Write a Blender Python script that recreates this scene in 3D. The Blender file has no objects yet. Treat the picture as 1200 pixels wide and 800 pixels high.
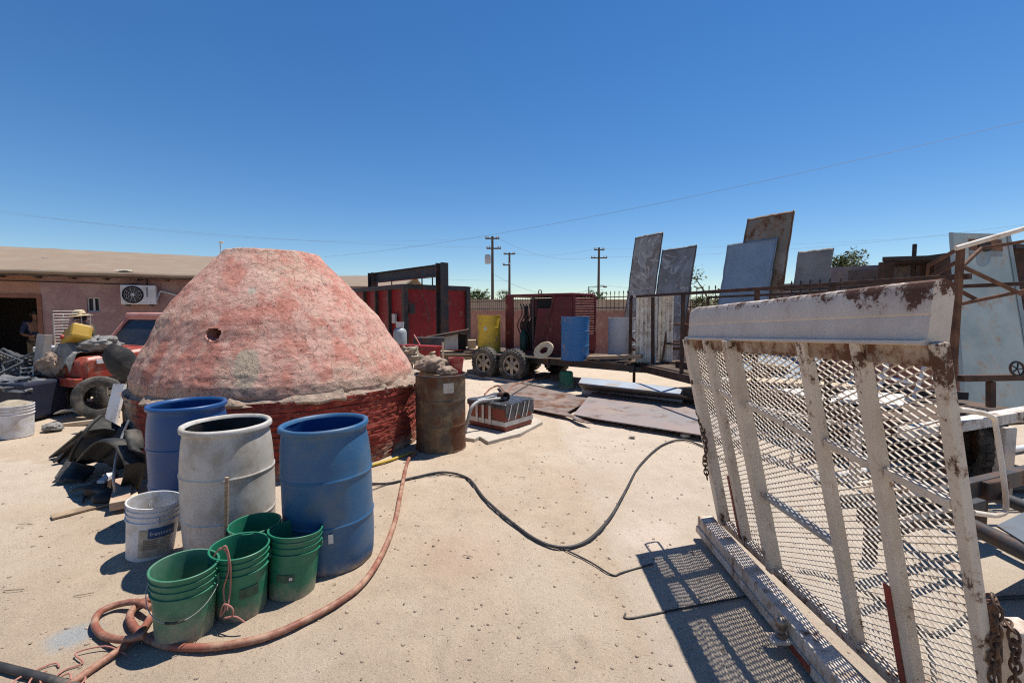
import bpy, bmesh, math, random
from mathutils import Vector, Matrix, noise
R = math.radians
random.seed(7)
sc = bpy.context.scene
COL = sc.collection

# ------------------------------------------------------------------ camera, sky, sun, exposure
F, CX, CY, CAMZ, HOR = 540.0, 600.0, 400.0, 1.70, 364.0
PITCH = math.atan((CY - HOR) / F)
cd = bpy.data.cameras.new('camera'); cam = bpy.data.objects.new('camera', cd); COL.objects.link(cam)
cd.sensor_width = 36.0; cd.lens = 36.0 * F / 1200.0
cd.clip_start = 0.05; cd.clip_end = 3000
cam.location = (0, 0, CAMZ); cam.rotation_euler = (R(90) - PITCH, 0, 0)
sc.camera = cam
SUN = Vector((0.48, 0.37, 1.73)).normalized()
w = bpy.data.worlds.new('World'); sc.world = w; w.use_nodes = True
nt = w.node_tree; bg = nt.nodes['Background']
sky = nt.nodes.new('ShaderNodeTexSky'); sky.sky_type = 'NISHITA'; sky.sun_disc = False
sky.sun_elevation = math.asin(SUN.z); sky.sun_rotation = math.atan2(SUN.x, SUN.y)
sky.altitude = 200; sky.air_density = 1.0; sky.dust_density = 0.0; sky.ozone_density = 4.0
hs_ = nt.nodes.new('ShaderNodeHueSaturation'); hs_.inputs['Saturation'].default_value = 1.26; hs_.inputs['Hue'].default_value = .503
nt.links.new(sky.outputs[0], hs_.inputs['Color']); nt.links.new(hs_.outputs[0], bg.inputs[0]); bg.inputs[1].default_value = 0.088
sl = bpy.data.lights.new('sun', 'SUN'); sl.energy = 5.0; sl.angle = R(0.53); sl.color = (1.0, 0.955, 0.88)
so = bpy.data.objects.new('sun', sl); COL.objects.link(so)
so.rotation_euler = (-SUN).to_track_quat('-Z', 'Y').to_euler(); so.location = SUN * 40
sc.view_settings.view_transform = 'Standard'; sc.view_settings.look = 'None'
sc.view_settings.exposure = 0.42; sc.view_settings.gamma = 1.0
sc.view_settings.use_curve_mapping = False
sc.cycles.use_denoising = False; sc.cycles.use_adaptive_sampling = False; sc.cycles.filter_width = 1.15; sc.cycles.sample_clamp_indirect = 4.0

def ray(px, py):
    a, b = (px - CX) / F, -(py - CY) / F
    c, s = math.cos(PITCH), math.sin(PITCH)
    return Vector((a, c + b * s, -s + b * c))
def G(px, py, z=0.0):                       # where the sight line meets the level z
    d = ray(px, py); k = (z - CAMZ) / d.z
    return Vector((d.x * k, d.y * k, z))
def D(px, py, Y):                           # where the sight line is Y metres ahead
    d = ray(px, py); k = Y / d.y
    return Vector((d.x * k, Y, CAMZ + d.z * k))

# ------------------------------------------------------------------ mesh helpers
class MB:
    def __init__(s): s.v = []; s.f = []; s.sm = []; s.uv = None
    def add(s, vs, fs, smooth=False):
        o = len(s.v); s.v += [Vector(x) for x in vs]
        for f in fs: s.f.append([i + o for i in f]); s.sm.append(smooth)
        return s
    def box(s, c, size, M=None):
        c = Vector(c); h = Vector(size) / 2; vs = []
        for z in (-1, 1):
            for x, y in ((-1, -1), (1, -1), (1, 1), (-1, 1)):
                p = Vector((x * h.x, y * h.y, z * h.z)); vs.append(c + (M @ p if M else p))
        return s.add(vs, [(3, 2, 1, 0), (4, 5, 6, 7), (0, 1, 5, 4), (1, 2, 6, 5), (2, 3, 7, 6), (3, 0, 4, 7)])
    def bar(s, p, q, w, h, up=(0, 0, 1)):
        p, q = Vector(p), Vector(q); d = (q - p); L = d.length
        if L < 1e-6: return s
        d.normalize(); u = Vector(up)
        if abs(d.dot(u.normalized())) > .98: u = Vector((0, 1, 0))
        a = d.cross(u).normalized(); b = a.cross(d).normalized()
        M = Matrix((a, d, b)).transposed()
        return s.box((p + q) / 2, (w, L, h), M)
    def tube(s, pts, r, n=8, cap=True):
        pts = [Vector(p) for p in pts]; m = len(pts); rs = r if isinstance(r, (list, tuple)) else [r] * m
        vs = []; prev = None
        for i, p in enumerate(pts):
            d = (pts[min(i + 1, m - 1)] - pts[max(i - 1, 0)]).normalized()
            if prev is None:
                u = Vector((0, 0, 1)) if abs(d.z) < .9 else Vector((1, 0, 0))
                a = d.cross(u).normalized()
            else:
                a = (prev - d * prev.dot(d)).normalized()
            prev = a; b = d.cross(a)
            for k in range(n):
                t = 2 * math.pi * k / n
                vs.append(p + (a * math.cos(t) + b * math.sin(t)) * rs[i])
        fs = [(i * n + k, i * n + (k + 1) % n, (i + 1) * n + (k + 1) % n, (i + 1) * n + k) for i in range(m - 1) for k in range(n)]
        s.add(vs, fs, True)
        if cap:
            o = len(s.v) - len(vs)
            s.f.append([o + k for k in range(n)][::-1]); s.sm.append(False)
            s.f.append([o + (m - 1) * n + k for k in range(n)]); s.sm.append(False)
        return s
    def lathe(s, prof, c=(0, 0, 0), n=32, M=None, jit=0, seed=0, squash=None, cap=False):
        c = Vector(c); vs = []; m = len(prof)
        for i, (r, z) in enumerate(prof):
            for k in range(n):
                t = 2 * math.pi * k / n; rr = r
                if jit: rr += jit * noise.noise(Vector((math.cos(t) * 2, math.sin(t) * 2, z * 3 + seed)))
                p = Vector((rr * math.cos(t), rr * math.sin(t), z))
                if squash: p = Vector((p.x * squash[0], p.y * squash[1], p.z))
                vs.append(c + (M @ p if M else p))
        fs = [(i * n + k, i * n + (k + 1) % n, (i + 1) * n + (k + 1) % n, (i + 1) * n + k) for i in range(m - 1) for k in range(n)]
        o = len(s.v); s.add(vs, fs, True)
        for i, rev in ((0, True), (m - 1, False)):
            if cap and prof[i][0] > 1e-4 and abs(prof[0][0] - prof[-1][0]) + abs(prof[0][1] - prof[-1][1]) > 1e-6:
                L = [o + i * n + k for k in range(n)]
                s.f.append(L[::-1] if rev else L); s.sm.append(False)
        return s
    def prism(s, poly, z0, z1, M=None, c=(0, 0, 0)):
        n = len(poly); c = Vector(c)
        vs = [Vector((x, y, z0)) for x, y in poly] + [Vector((x, y, z1)) for x, y in poly]
        if M: vs = [M @ p for p in vs]
        vs = [c + p for p in vs]
        fs = [list(range(n))[::-1], list(range(n, 2 * n))] + [(i, (i + 1) % n, n + (i + 1) % n, n + i) for i in range(n)]
        return s.add(vs, fs)
    def plate(s, pts, th):
        pts = [Vector(p) for p in pts]; nrm = (pts[1] - pts[0]).cross(pts[-1] - pts[0]).normalized()
        n = len(pts); vs = pts + [p + nrm * th for p in pts]
        fs = [list(range(n))[::-1], list(range(n, 2 * n))] + [(i, (i + 1) % n, n + (i + 1) % n, n + i) for i in range(n)]
        return s.add(vs, fs)
    def sheet(s, fn, nu, nv, smooth=True, th=0):
        vs = [Vector(fn(i / nu, j / nv)) for j in range(nv + 1) for i in range(nu + 1)]; W = nu + 1
        fs = [(j * W + i, j * W + i + 1, (j + 1) * W + i + 1, (j + 1) * W + i) for j in range(nv) for i in range(nu)]
        return s.add(vs, fs, smooth)
    def sphere(s, c, r, n=14, m=9, M=None):
        prof = [(max(1e-5, math.sin(math.pi * i / m)), -math.cos(math.pi * i / m)) for i in range(m + 1)]
        r = Vector(r) if not isinstance(r, (int, float)) else Vector((r, r, r))
        S = Matrix.Diagonal(r)
        return s.lathe(prof, c, n, (M @ S) if M else S)
    def torus(s, c, R0, r0, M=None, n=24, m=8, sx=1):
        c = Vector(c); vs = []
        for i in range(n):
            t = 2 * math.pi * i / n
            for j in range(m):
                u = 2 * math.pi * j / m; q = R0 + r0 * math.cos(u)
                p = Vector((q * math.cos(t) * sx, q * math.sin(t), r0 * math.sin(u)))
                vs.append(c + (M @ p if M else p))
        return s.add(vs, [(i * m + j, ((i + 1) % n) * m + j, ((i + 1) % n) * m + (j + 1) % m, i * m + (j + 1) % m) for i in range(n) for j in range(m)], True)
    def build(s, name, mat, parent=None, world=False, loc=None, bevel=0, solid=0, sub=0, ang=40):
        off = Vector((0, 0, 0))
        if world and parent is not None:
            p = parent
            while p is not None: off += p.location; p = p.parent
        if loc is not None: off = Vector(loc)
        me = bpy.data.meshes.new(name)
        me.from_pydata([tuple(x - off) for x in s.v], [], s.f)
        me.polygons.foreach_set('use_smooth', s.sm)
        if s.uv:
            ul = me.uv_layers.new(name='UVMap')
            for l in me.loops: ul.data[l.index].uv = s.uv[l.vertex_index]
        me.update()
        if any(s.sm): me.set_sharp_from_angle(angle=R(ang))
        me.materials.append(mat)
        o = bpy.data.objects.new(name, me); COL.objects.link(o)
        if parent is not None: o.parent = parent
        elif loc is not None: o.location = loc
        if solid:
            md = o.modifiers.new('solid', 'SOLIDIFY'); md.thickness = solid; md.offset = 0
        if sub:
            md = o.modifiers.new('sub', 'SUBSURF'); md.levels = md.render_levels = sub
        if bevel:
            md = o.modifiers.new('bevel', 'BEVEL'); md.width = bevel; md.segments = 2; md.limit_method = 'ANGLE'; md.angle_limit = R(35)
        return o
def tag(o, label=None, cat=None, group=None, kind=None):
    if label: o['label'] = label
    if cat: o['category'] = cat
    if group: o['group'] = group
    if kind: o['kind'] = kind
    return o
def T(name, label, cat, loc=(0, 0, 0), rz=0, group=None):
    o = bpy.data.objects.new(name, None); COL.objects.link(o); o.empty_display_size = .1
    o.location = loc; o.rotation_euler = (0, 0, rz)
    return tag(o, label, cat, group)
def copy_tree(o, parent=None):
    c = o.copy(); COL.objects.link(c)
    if parent is not None: c.parent = parent
    for ch in [x for x in COL.objects if x.parent == o]: copy_tree(ch, c)
    return c
def catmull(pts, k=8):
    pts = [Vector(p) for p in pts]; out = []
    for i in range(len(pts) - 1):
        a = pts[max(i - 1, 0)]; b = pts[i]; c = pts[i + 1]; d = pts[min(i + 2, len(pts) - 1)]
        for j in range(k):
            t = j / k
            out.append(.5 * ((2 * b) + (c - a) * t + (2 * a - 5 * b + 4 * c - d) * t * t + (3 * b - a - 3 * c + d) * t ** 3))
    out.append(pts[-1]); return out
def Rz(a): return Matrix.Rotation(a, 3, 'Z')
def Rx(a): return Matrix.Rotation(a, 3, 'X')
def Ry(a): return Matrix.Rotation(a, 3, 'Y')
def text_mesh(txt, size):
    cu = bpy.data.curves.new('txt', 'FONT'); cu.body = txt; cu.size = size; cu.align_x = 'CENTER'; cu.align_y = 'CENTER'
    o = bpy.data.objects.new('txt', cu); COL.objects.link(o)
    dg = bpy.context.evaluated_depsgraph_get(); me = bpy.data.meshes.new_from_object(o.evaluated_get(dg))
    vs = [v.co.copy() for v in me.vertices]; fs = [list(p.vertices) for p in me.polygons]
    bpy.data.objects.remove(o); bpy.data.meshes.remove(me); return vs, fs

# ------------------------------------------------------------------ materials
class N:
    def __init__(s, name):
        s.m = bpy.data.materials.new(name); s.m.use_nodes = True; s.t = s.m.node_tree
        s.b = s.t.nodes['Principled BSDF']
        tc = s.t.nodes.new('ShaderNodeTexCoord'); oi = s.t.nodes.new('ShaderNodeObjectInfo')
        va = s.t.nodes.new('ShaderNodeVectorMath'); va.operation = 'MULTIPLY_ADD'
        s.raw = tc.outputs['Object']; s.uvo = tc.outputs['UV']
        cb = s.t.nodes.new('ShaderNodeCombineXYZ')
        for i in range(3): s.t.links.new(oi.outputs['Random'], cb.inputs[i])
        s.t.links.new(cb.outputs[0], va.inputs[0]); va.inputs[1].default_value = (37, 53, 71)
        s.t.links.new(s.raw, va.inputs[2]); s.co = va.outputs[0]
    def L(s, a, b): s.t.links.new(a, b)
    def map(s, scale=(1, 1, 1), co=None):
        m = s.t.nodes.new('ShaderNodeMapping'); m.inputs['Scale'].default_value = scale; s.L(co or s.co, m.inputs['Vector']); return m.outputs[0]
    def noise(s, scale, det=5, rough=.55, co=None, dist=0):
        n = s.t.nodes.new('ShaderNodeTexNoise'); n.inputs['Scale'].default_value = scale; n.inputs['Detail'].default_value = det
        n.inputs['Roughness'].default_value = rough; n.inputs['Distortion'].default_value = dist; s.L(co or s.co, n.inputs['Vector']); return n.outputs['Fac']
    def voro(s, scale, feat='DISTANCE_TO_EDGE', co=None):
        n = s.t.nodes.new('ShaderNodeTexVoronoi'); n.feature = feat; n.inputs['Scale'].default_value = scale; s.L(co or s.co, n.inputs['Vector']); return n.outputs['Distance']
    def rng(s, f, a, b, c=0., d=1.):
        n = s.t.nodes.new('ShaderNodeMapRange'); n.interpolation_type = 'SMOOTHSTEP'
        for i, x in enumerate((a, b, c, d)): n.inputs[i + 1].default_value = x
        s.L(f, n.inputs[0]); return n.outputs[0]
    def mix(s, f, a, b, typ='MIX'):
        n = s.t.nodes.new('ShaderNodeMix'); n.data_type = 'RGBA'; n.blend_type = typ
        for v, k in ((f, 0), (a, 6), (b, 7)):
            if isinstance(v, (int, float)): n.inputs[k].default_value = v
            elif isinstance(v, tuple): n.inputs[k].default_value = (*v[:3], 1)
            else: s.L(v, n.inputs[k])
        return n.outputs[2]
    def math(s, op, a, b=0.):
        n = s.t.nodes.new('ShaderNodeMath'); n.operation = op
        for v, k in ((a, 0), (b, 1)):
            if isinstance(v, (int, float)): n.inputs[k].default_value = v
            else: s.L(v, n.inputs[k])
        return n.outputs[0]
    def sep(s, co=None):
        n = s.t.nodes.new('ShaderNodeSeparateXYZ'); s.L(co or s.raw, n.inputs[0]); return n.outputs
    def bump(s, f, dist=.005, strength=1., prev=None):
        n = s.t.nodes.new('ShaderNodeBump'); n.inputs['Strength'].default_value = strength; n.inputs['Distance'].default_value = dist
        s.L(f, n.inputs['Height'])
        if prev is not None: s.L(prev, n.inputs['Normal'])
        return n.outputs[0]
    def out(s, col, rough=.7, metal=0., nrm=None, spec=.5):
        for v, k in ((col, 'Base Color'), (rough, 'Roughness'), (metal, 'Metallic'), (spec, 'Specular IOR Level')):
            if isinstance(v, tuple): s.b.inputs[k].default_value = (*v, 1)
            elif isinstance(v, (int, float)): s.b.inputs[k].default_value = v
            else: s.L(v, s.b.inputs[k])
        if nrm is not None: s.L(nrm, s.b.inputs['Normal'])
        return s.m
RUST = (.085, .032, .016); RUST2 = (.15, .062, .03)
def mat(name, c, c2=None, sc_=6, rough=.6, metal=0, rust=0, rs=5, dirt=0, dc=(.33, .25, .17), ds=3, bump=.3, bs=60, spec=.4, stretch=None, scratch=0, splash=0, scuff=0):
    k = N(name); co = k.map(stretch) if stretch else k.co
    c2 = c2 or tuple(x * .75 for x in c)
    col = k.mix(k.rng(k.noise(sc_, 6, .6, co), .3, .7), c, c2)
    if scratch:
        s_ = k.rng(k.noise(9, 4, .7, k.map((1, 1, 9))), .62, .72, 0, scratch); col = k.mix(s_, col, tuple(min(1, x * 1.6 + .05) for x in c))
    r = rough
    if dirt:
        d = k.rng(k.noise(ds, 8, .68), .62 - .35 * dirt, .78 - .2 * dirt, 0, .85); col = k.mix(d, col, dc)
    if scuff:
        f1 = k.rng(k.noise(14, 7, .75, k.map((1, 1, .18))), .66, .70); f2 = k.rng(k.noise(38, 5, .7, k.map((.25, .25, 1))), .69, .73)
        col = k.mix(k.math('MULTIPLY', k.math('MAXIMUM', f1, f2), scuff), col, tuple(min(.75, x * 1.3 + .10) for x in c))
    if splash:
        zz = k.sep()[2]; f1 = k.math('MULTIPLY', k.rng(k.math('ADD', zz, k.math('MULTIPLY', k.noise(9, 6, .7), .30)), splash + .15, .12), k.rng(k.noise(26, 6, .7), .3, .6, .35, .95))
        col = k.mix(f1, col, (.36, .28, .20)); r = k.rng(f1, 0, 1, rough, .95) if not rust else rough
    if rust:
        st_ = k.noise(rs * 2.2, 6, .7, k.map((1, 1, .12))); n = k.math('ADD', k.math('MULTIPLY', k.noise(rs, 11, .76), .82), k.math('MULTIPLY', st_, .18)); mk = k.rng(n, .665 - .3 * rust, .725 - .3 * rust)
        col = k.mix(k.math('MULTIPLY', k.rng(n, .57 - .3 * rust, .68 - .3 * rust), k.rng(st_, .38, .62, .1, .75)), col, (.27, .15, .08) if max(c) > .3 else (.12, .06, .035))
        rc = k.mix(k.noise(30, 5, .7), RUST, RUST2); col = k.mix(mk, col, rc)
        r = k.rng(mk, 0, 1, rough, .9)
    nb = k.bump(k.noise(bs, 6, .65), .003, bump)
    return k.out(col, r, metal, nb, spec)

M_blue = mat('blue_plastic', (.009, .055, .18), (.013, .07, .205), 3, .4, dirt=.3, dc=(.03, .07, .16), ds=5, bump=.08, bs=25, splash=.2, scuff=.35)
M_blue2 = mat('faded_blue_plastic', (.018, .085, .195), (.03, .112, .225), 3, .45, dirt=.5, dc=(.07, .115, .17), ds=6, bump=.1, bs=30, scratch=.25, splash=.10, scuff=.55)
M_greyp = mat('grey_white_plastic', (.50, .475, .44), (.43, .405, .37), 3, .5, dirt=.55, dc=(.30, .255, .20), ds=5, bump=.08, bs=25, splash=.25, scuff=.4)
M_whitep = mat('white_plastic', (.62, .62, .63), (.52, .52, .53), 4, .45, dirt=.45, dc=(.42, .37, .30), ds=7, bump=.06, bs=30)
M_green = mat('green_plastic', (.012, .135, .075), (.016, .16, .09), 4, .42, dirt=.3, dc=(.09, .18, .12), ds=6, bump=.08, bs=40, splash=.14, scuff=.5)
M_greens = mat('dusty_green_plastic', (.022, .145, .08), (.045, .18, .11), 4, .5, dirt=.6, dc=(.12, .21, .14), ds=4, bump=.08, bs=40, splash=.22, scuff=.4)
M_blackin = mat('black_residue', (.02, .018, .016), (.05, .045, .04), 8, .9, bump=.8, bs=18)
M_steelwire = mat('galvanised_wire', (.45, .45, .44), None, 10, .4, metal=.7)
M_rusty = mat('rusty_steel', (.075, .033, .02), (.16, .075, .04), 9, .85, bump=.6, bs=60)
M_rustdk = mat('dark_rusty_steel', (.035, .02, .015), (.085, .042, .026), 7, .8, bump=.5, bs=60)
M_darksteel = mat('dark_steel', (.035, .037, .042), (.06, .058, .058), 5, .55, metal=.3, rust=.35, rs=4, bump=.3)
M_black = mat('black_rubber', (.014, .014, .015), (.03, .029, .028), 6, .7, dirt=.4, dc=(.13, .11, .085), bump=.3)
M_tyre = mat('dusty_tyre_rubber', (.022, .022, .022), (.05, .047, .043), 8, .85, dirt=.6, dc=(.15, .13, .105), ds=6, bump=.4, bs=50)
M_cream = mat('weathered_white_paint', (.62, .55, .47), (.53, .46, .385), 4, .6, rust=.20, rs=12, dirt=.3, dc=(.36, .26, .18), ds=4, bump=.25, bs=70)
M_cream_rust = mat('rusted_white_paint', (.62, .55, .47), (.52, .44, .37), 4, .6, rust=.33, rs=9, dirt=.35, dc=(.36, .24, .15), ds=5, bump=.35, bs=70)
M_creamline = mat('white_paint_on_mesh', (.58, .52, .44), (.5, .43, .36), 12, .6, rust=.2, rs=14)
M_redtape = mat('red_reflector', (.24, .025, .018), (.17, .03, .022), 8, .5, rust=.35, rs=12)
M_redpaint = mat('faded_red_paint', (.27, .016, .018), (.19, .012, .014), 3, .5, rust=.06, rs=5, dirt=.15, bump=.2)
M_dkred = mat('dark_red_paint', (.13, .010, .013), (.085, .009, .011), 4, .5, rust=.14, rs=5, dirt=.2, bump=.2)
M_truckred = mat('truck_red_paint', (.34, .04, .022), (.26, .028, .017), 2.5, .45, rust=.25, rs=5, dirt=.35, bump=.1)
M_truckroof = mat('sunbleached_red_paint', (.62, .33, .27), (.5, .2, .16), 3, .5, dirt=.3)
M_yellowd = mat('yellow_drum_paint', (.70, .46, .04), (.60, .38, .035), 4, .5, rust=.13, rs=4, dirt=.3, bump=.15)
M_blued = mat('blue_drum_paint', (.025, .14, .34), (.03, .15, .34), 4, .5, rust=.06, rs=6, dirt=.3, bump=.15)
M_greyd = mat('grey_drum_paint', (.48, .475, .47), (.42, .415, .41), 4, .5, rust=.08, rs=6, dirt=.3, bump=.15)
M_olddrum = mat('scorched_drum_steel', (.12, .095, .065), (.05, .045, .04), 3.5, .6, metal=.25, rust=.55, rs=3, dirt=.55, dc=(.26, .19, .10), ds=4, bump=.3)
M_galv = mat('galvanised_sheet', (.20, .245, .29), (.16, .2, .245), 2.5, .5, metal=.35, rust=.12, rs=3, dirt=.35, dc=(.19, .19, .18), bump=.1, bs=15)
M_pale = mat('pale_green_sheet', (.33, .375, .36), (.23, .275, .27), 1.6, .55, metal=.1, rust=.2, rs=3, dirt=.4, dc=(.38, .38, .33), bump=.12, bs=15)
M_lightblue = mat('pale_blue_paint', (.34, .385, .44), (.29, .33, .38), 4, .5, dirt=.45, bump=.1)
M_wood = mat('weathered_wood', (.35, .25, .16), (.20, .14, .09), 5, .85, stretch=(1, 1, 12), bump=.5, bs=40)
M_palewood = mat('pale_wood', (.52, .42, .29), (.38, .29, .19), 5, .85, bump=.4)
M_darkwood = mat('dark_old_wood', (.12, .075, .05), (.055, .04, .03), 6, .9, bump=.7, bs=40)
M_hose = mat('terracotta_rubber_hose', (.24, .08, .05), (.18, .06, .038), 7, .6, dirt=.6, dc=(.38, .24, .16), ds=9, bump=.15)
M_cable = mat('black_cable', (.02, .02, .022), (.045, .042, .04), 9, .6, dirt=.35, dc=(.16, .13, .10))
M_yellowrod = mat('yellow_plastic_pipe', (.48, .33, .035), None, 5, .5, dirt=.4)
M_pinkrope = mat('faded_pink_rope', (.42, .19, .15), (.33, .14, .11), 20, .9, bump=.8, bs=120)
M_chain = mat('rusty_chain', (.06, .04, .03), (.12, .065, .04), 20, .6, metal=.4)
M_redplastic = mat('red_plastic', (.42, .045, .04), (.34, .04, .035), 5, .5, dirt=.45)
M_rag = mat('cement_rag', (.36, .27, .20), (.17, .115, .085), 9, .95, bump=1, bs=30)
M_greyrag = mat('grey_canvas', (.24, .23, .215), (.15, .145, .135), 6, .95, bump=.8, bs=40)
M_tape = mat('silver_tape', (.55, .55, .53), (.45, .45, .43), 10, .35, metal=.2, dirt=.3)
M_plasticfilm = mat('black_plastic_film', (.028, .028, .03), (.09, .09, .095), 14, .25, bump=1.2, bs=16)
M_redbox = mat('red_brown_paint', (.25, .055, .035), (.19, .045, .03), 5, .55, rust=.3, rs=6, dirt=.3)
M_conc = mat('concrete', (.46, .40, .33), (.38, .33, .27), 4, .9, bump=.6, bs=45, dirt=.4, dc=(.5, .41, .30))
M_pipegrey = mat('grey_pvc', (.36, .36, .35), None, 6, .5, dirt=.4)
M_yjug = mat('yellow_jug_plastic', (.40, .25, .03), (.33, .19, .022), 4, .4, dirt=.3)
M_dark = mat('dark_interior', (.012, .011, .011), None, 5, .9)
M_crate = mat('black_crate_plastic', (.075, .08, .085), (.12, .125, .13), 8, .5, dirt=.4, dc=(.2, .19, .17))
M_white = mat('white_enamel', (.74, .73, .71), (.64, .63, .6), 3, .4, dirt=.3, rust=.2)
M_straw = mat('straw', (.62, .50, .32), (.5, .39, .24), 30, .9, bump=.5)
M_skin = mat('skin', (.24, .12, .075), (.21, .10, .065), 5, .6)
M_skin_dark = M_skin
M_hair = mat('black_hair', (.012, .01, .009), None, 20, .6)
M_navy = mat('navy_cloth', (.03, .045, .10), (.02, .03, .07), 12, .9, bump=.5)
M_olive = mat('olive_cloth', (.07, .075, .04), (.03, .03, .02), 14, .9, bump=.5)
M_khaki = mat('khaki_cloth', (.23, .17, .10), None, 12, .9, bump=.5)
M_glass = mat('dark_glass', (.013, .014, .016), (.03, .03, .03), 3, .3, spec=.22)
M_chrome = mat('rim_metal', (.30, .285, .26), (.22, .21, .19), 8, .4, metal=.6, dirt=.5, dc=(.3, .25, .19))
M_leaf = mat('leaves', (.055, .085, .03), (.09, .12, .04), 3, .7)
M_leafp = mat('pale_leaves', (.11, .13, .055), (.075, .10, .04), 3, .7)
M_bark = mat('bark', (.14, .10, .07), None, 10, .9, bump=1)
M_polewood = mat('pole_timber', (.11, .085, .065), (.07, .055, .045), 5, .9)
M_wire = mat('grey_wire', (.16, .17, .18), None, 5, .6)
M_iron = mat('black_iron', (.02, .018, .017), (.04, .03, .025), 8, .6, rust=.3)
M_pinkwall = mat('pink_wall_paint', (.34, .17, .13), (.28, .135, .105), 2, .85, dirt=.4, dc=(.40, .28, .2), bump=.4)
M_housepink = mat('house_pink_plaster', (.36, .225, .205), (.29, .185, .17), 1.6, .9, dirt=.35, dc=(.30, .2, .16), ds=1.6, bump=.5, bs=25)
k = N('patched_pink_plaster'); xyz = k.sep(); n1 = k.noise(1.1, 7, .62, k.raw); n2 = k.noise(5, 8, .68, k.raw)
c = k.mix(k.rng(n2, .3, .7), (.33, .205, .19), (.265, .165, .155))
c = k.mix(k.rng(n1, .52, .58, 0, .75), c, (.36, .25, .215))
v = k.t.nodes.new('ShaderNodeVectorMath'); v.operation = 'DOT_PRODUCT'; k.L(k.raw, v.inputs[0]); v.inputs[1].default_value = (.866, .499, 0)
c = k.mix(k.rng(k.math('ADD', v.outputs['Value'], k.math('MULTIPLY', n2, .1)), -.19, -.25), c, k.mix(n2, (.36, .20, .14), (.29, .15, .105)))
c = k.mix(k.math('MULTIPLY', k.rng(xyz[2], .9, .2), k.rng(n2, .4, .6)), c, (.30, .23, .18))
c = k.mix(k.rng(k.noise(24, 6, .72, k.raw), .62, .70, 0, .6), c, (.20, .13, .115))
M_housepatch = k.out(c, .92, 0, k.bump(k.noise(30, 6, .7, k.raw), .012, .8, k.bump(n2, .03, .7)), .1)
M_rooftan = mat('tan_roofing', (.25, .19, .135), (.20, .15, .108), 2, .9, dirt=.35, dc=(.28, .18, .12), ds=2, bump=.6, bs=30)
M_greywall = mat('purple_grey_wall', (.24, .205, .21), (.19, .165, .17), 2, .9, dirt=.3, bump=.3)
M_tanwall = mat('tan_wall', (.38, .29, .22), None, 2, .9)
M_brown = mat('brown_frame_paint', (.20, .075, .04), None, 5, .6)
M_bluebag = mat('blue_tarp', (.008, .011, .026), (.013, .016, .034), 8, .6, bump=1, bs=20)
M_brick = mat('loose_brick', (.36, .22, .15), (.42, .33, .24), 7, .9, bump=.7)
M_rubble = mat('rubble', (.35, .29, .21), (.24, .2, .15), 12, .95, bump=1, bs=50)

# ------------------------------------------------------------------ ground
def gh(x, y):
    d = math.hypot(x, y)
    if d > 60: return 0.0
    a = noise.noise(Vector((x * .9, y * .9, 3))) * .012 + noise.noise(Vector((x * 3.1, y * 3.1, 9))) * .007
    a += noise.noise(Vector((x * 9, y * 9, 5))) * .0045 + noise.noise(Vector((x * 18, y * 18, 1))) * .0035
    smooth = 1.0
    if x > .75 and y < 4.2: smooth = max(.2, 1 - (x - .75) * 2)
    for fx, fy, ang, L in FOOT:
        dx, dy = x - fx, y - fy
        if abs(dx) < .3 and abs(dy) < .3:
            u = dx * math.cos(ang) + dy * math.sin(ang); v = -dx * math.sin(ang) + dy * math.cos(ang)
            q = (u / L) ** 2 + (v / .055) ** 2
            if q < 2.2: a += (-.008 * (1 - q * q * .5) if q < 1 else .003 * (2.2 - q))
    for bx_, by_, br_ in BERM:
        q = math.hypot(x - bx_, y - by_) - br_
        if -.08 < q < .25: a += .020 * math.exp(-(max(0, q) / .07) ** 2) * (.6 + .6 * noise.noise(Vector((x * 5, y * 5, 2))))
    if -1.2 < x < 1.2 and 1.5 < y < 6:
        for x0, sl in ((-.55, .10), (.62, -.06)):
            u = abs(x - x0 - sl * (y - 3) - .08 * math.sin(y * .9))
            if u < .13: a -= .006 * (1 - (u / .13) ** 4) * (.5 + .5 * math.sin((y + (u if x > x0 else -u) * .6) * 95)) * max(0, noise.noise(Vector((x * 1.3, y * .8, 7))) + .25)
    return a * smooth - .004
BERM = [(*G(226, 603).xy, .27), (*G(272, 646).xy, .27), (*G(389, 652).xy, .27), (*G(217, 742).xy, .125), (*G(283, 713).xy, .125), (*G(342, 693).xy, .125), (*G(176, 648).xy, .13), (*G(517, 524).xy, .30), (-2.93, 6.02, 1.66)]
rf = random.Random(3)
FOOT = [(rf.uniform(-1.0, 1.0), rf.uniform(2.0, 5.2), rf.uniform(.6, 2.4), rf.uniform(.12, .15)) for _ in range(26)]
FOOT += [(rf.uniform(-4.4, -2.6), rf.uniform(2.2, 3.6), rf.uniform(0, 3), .13) for _ in range(16)]
def axis(a, b, st, far):
    xs = [a + i * st for i in range(int((b - a) / st) + 1)]; s = st; x = xs[-1]
    while x < far: s *= 1.22; x += s; xs.append(x)
    s = st; x = xs[0]; pre = []
    while x > -far: s *= 1.22; x -= s; pre.append(x)
    return pre[::-1] + xs
gx, gy = axis(-4.2, 2.6, .024, 900), axis(1.4, 7.2, .026, 900)
mb = MB(); W = len(gx)
mb.add([(x, y, gh(x, y)) for y in gy for x in gx], [(j * W + i, j * W + i + 1, (j + 1) * W + i + 1, (j + 1) * W + i) for j in range(len(gy) - 1) for i in range(W - 1)], True)
k = N('sand_and_concrete'); xyz = k.sep()
n1 = k.noise(.55, 6, .6, k.raw); n2 = k.noise(3.2, 8, .65, k.raw); n3 = k.noise(60, 4, .7, k.raw); n4 = k.noise(220, 2, .5, k.raw)
c = k.mix(k.rng(n2, .3, .7), (.50, .392, .287), (.43, .333, .242))
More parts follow.
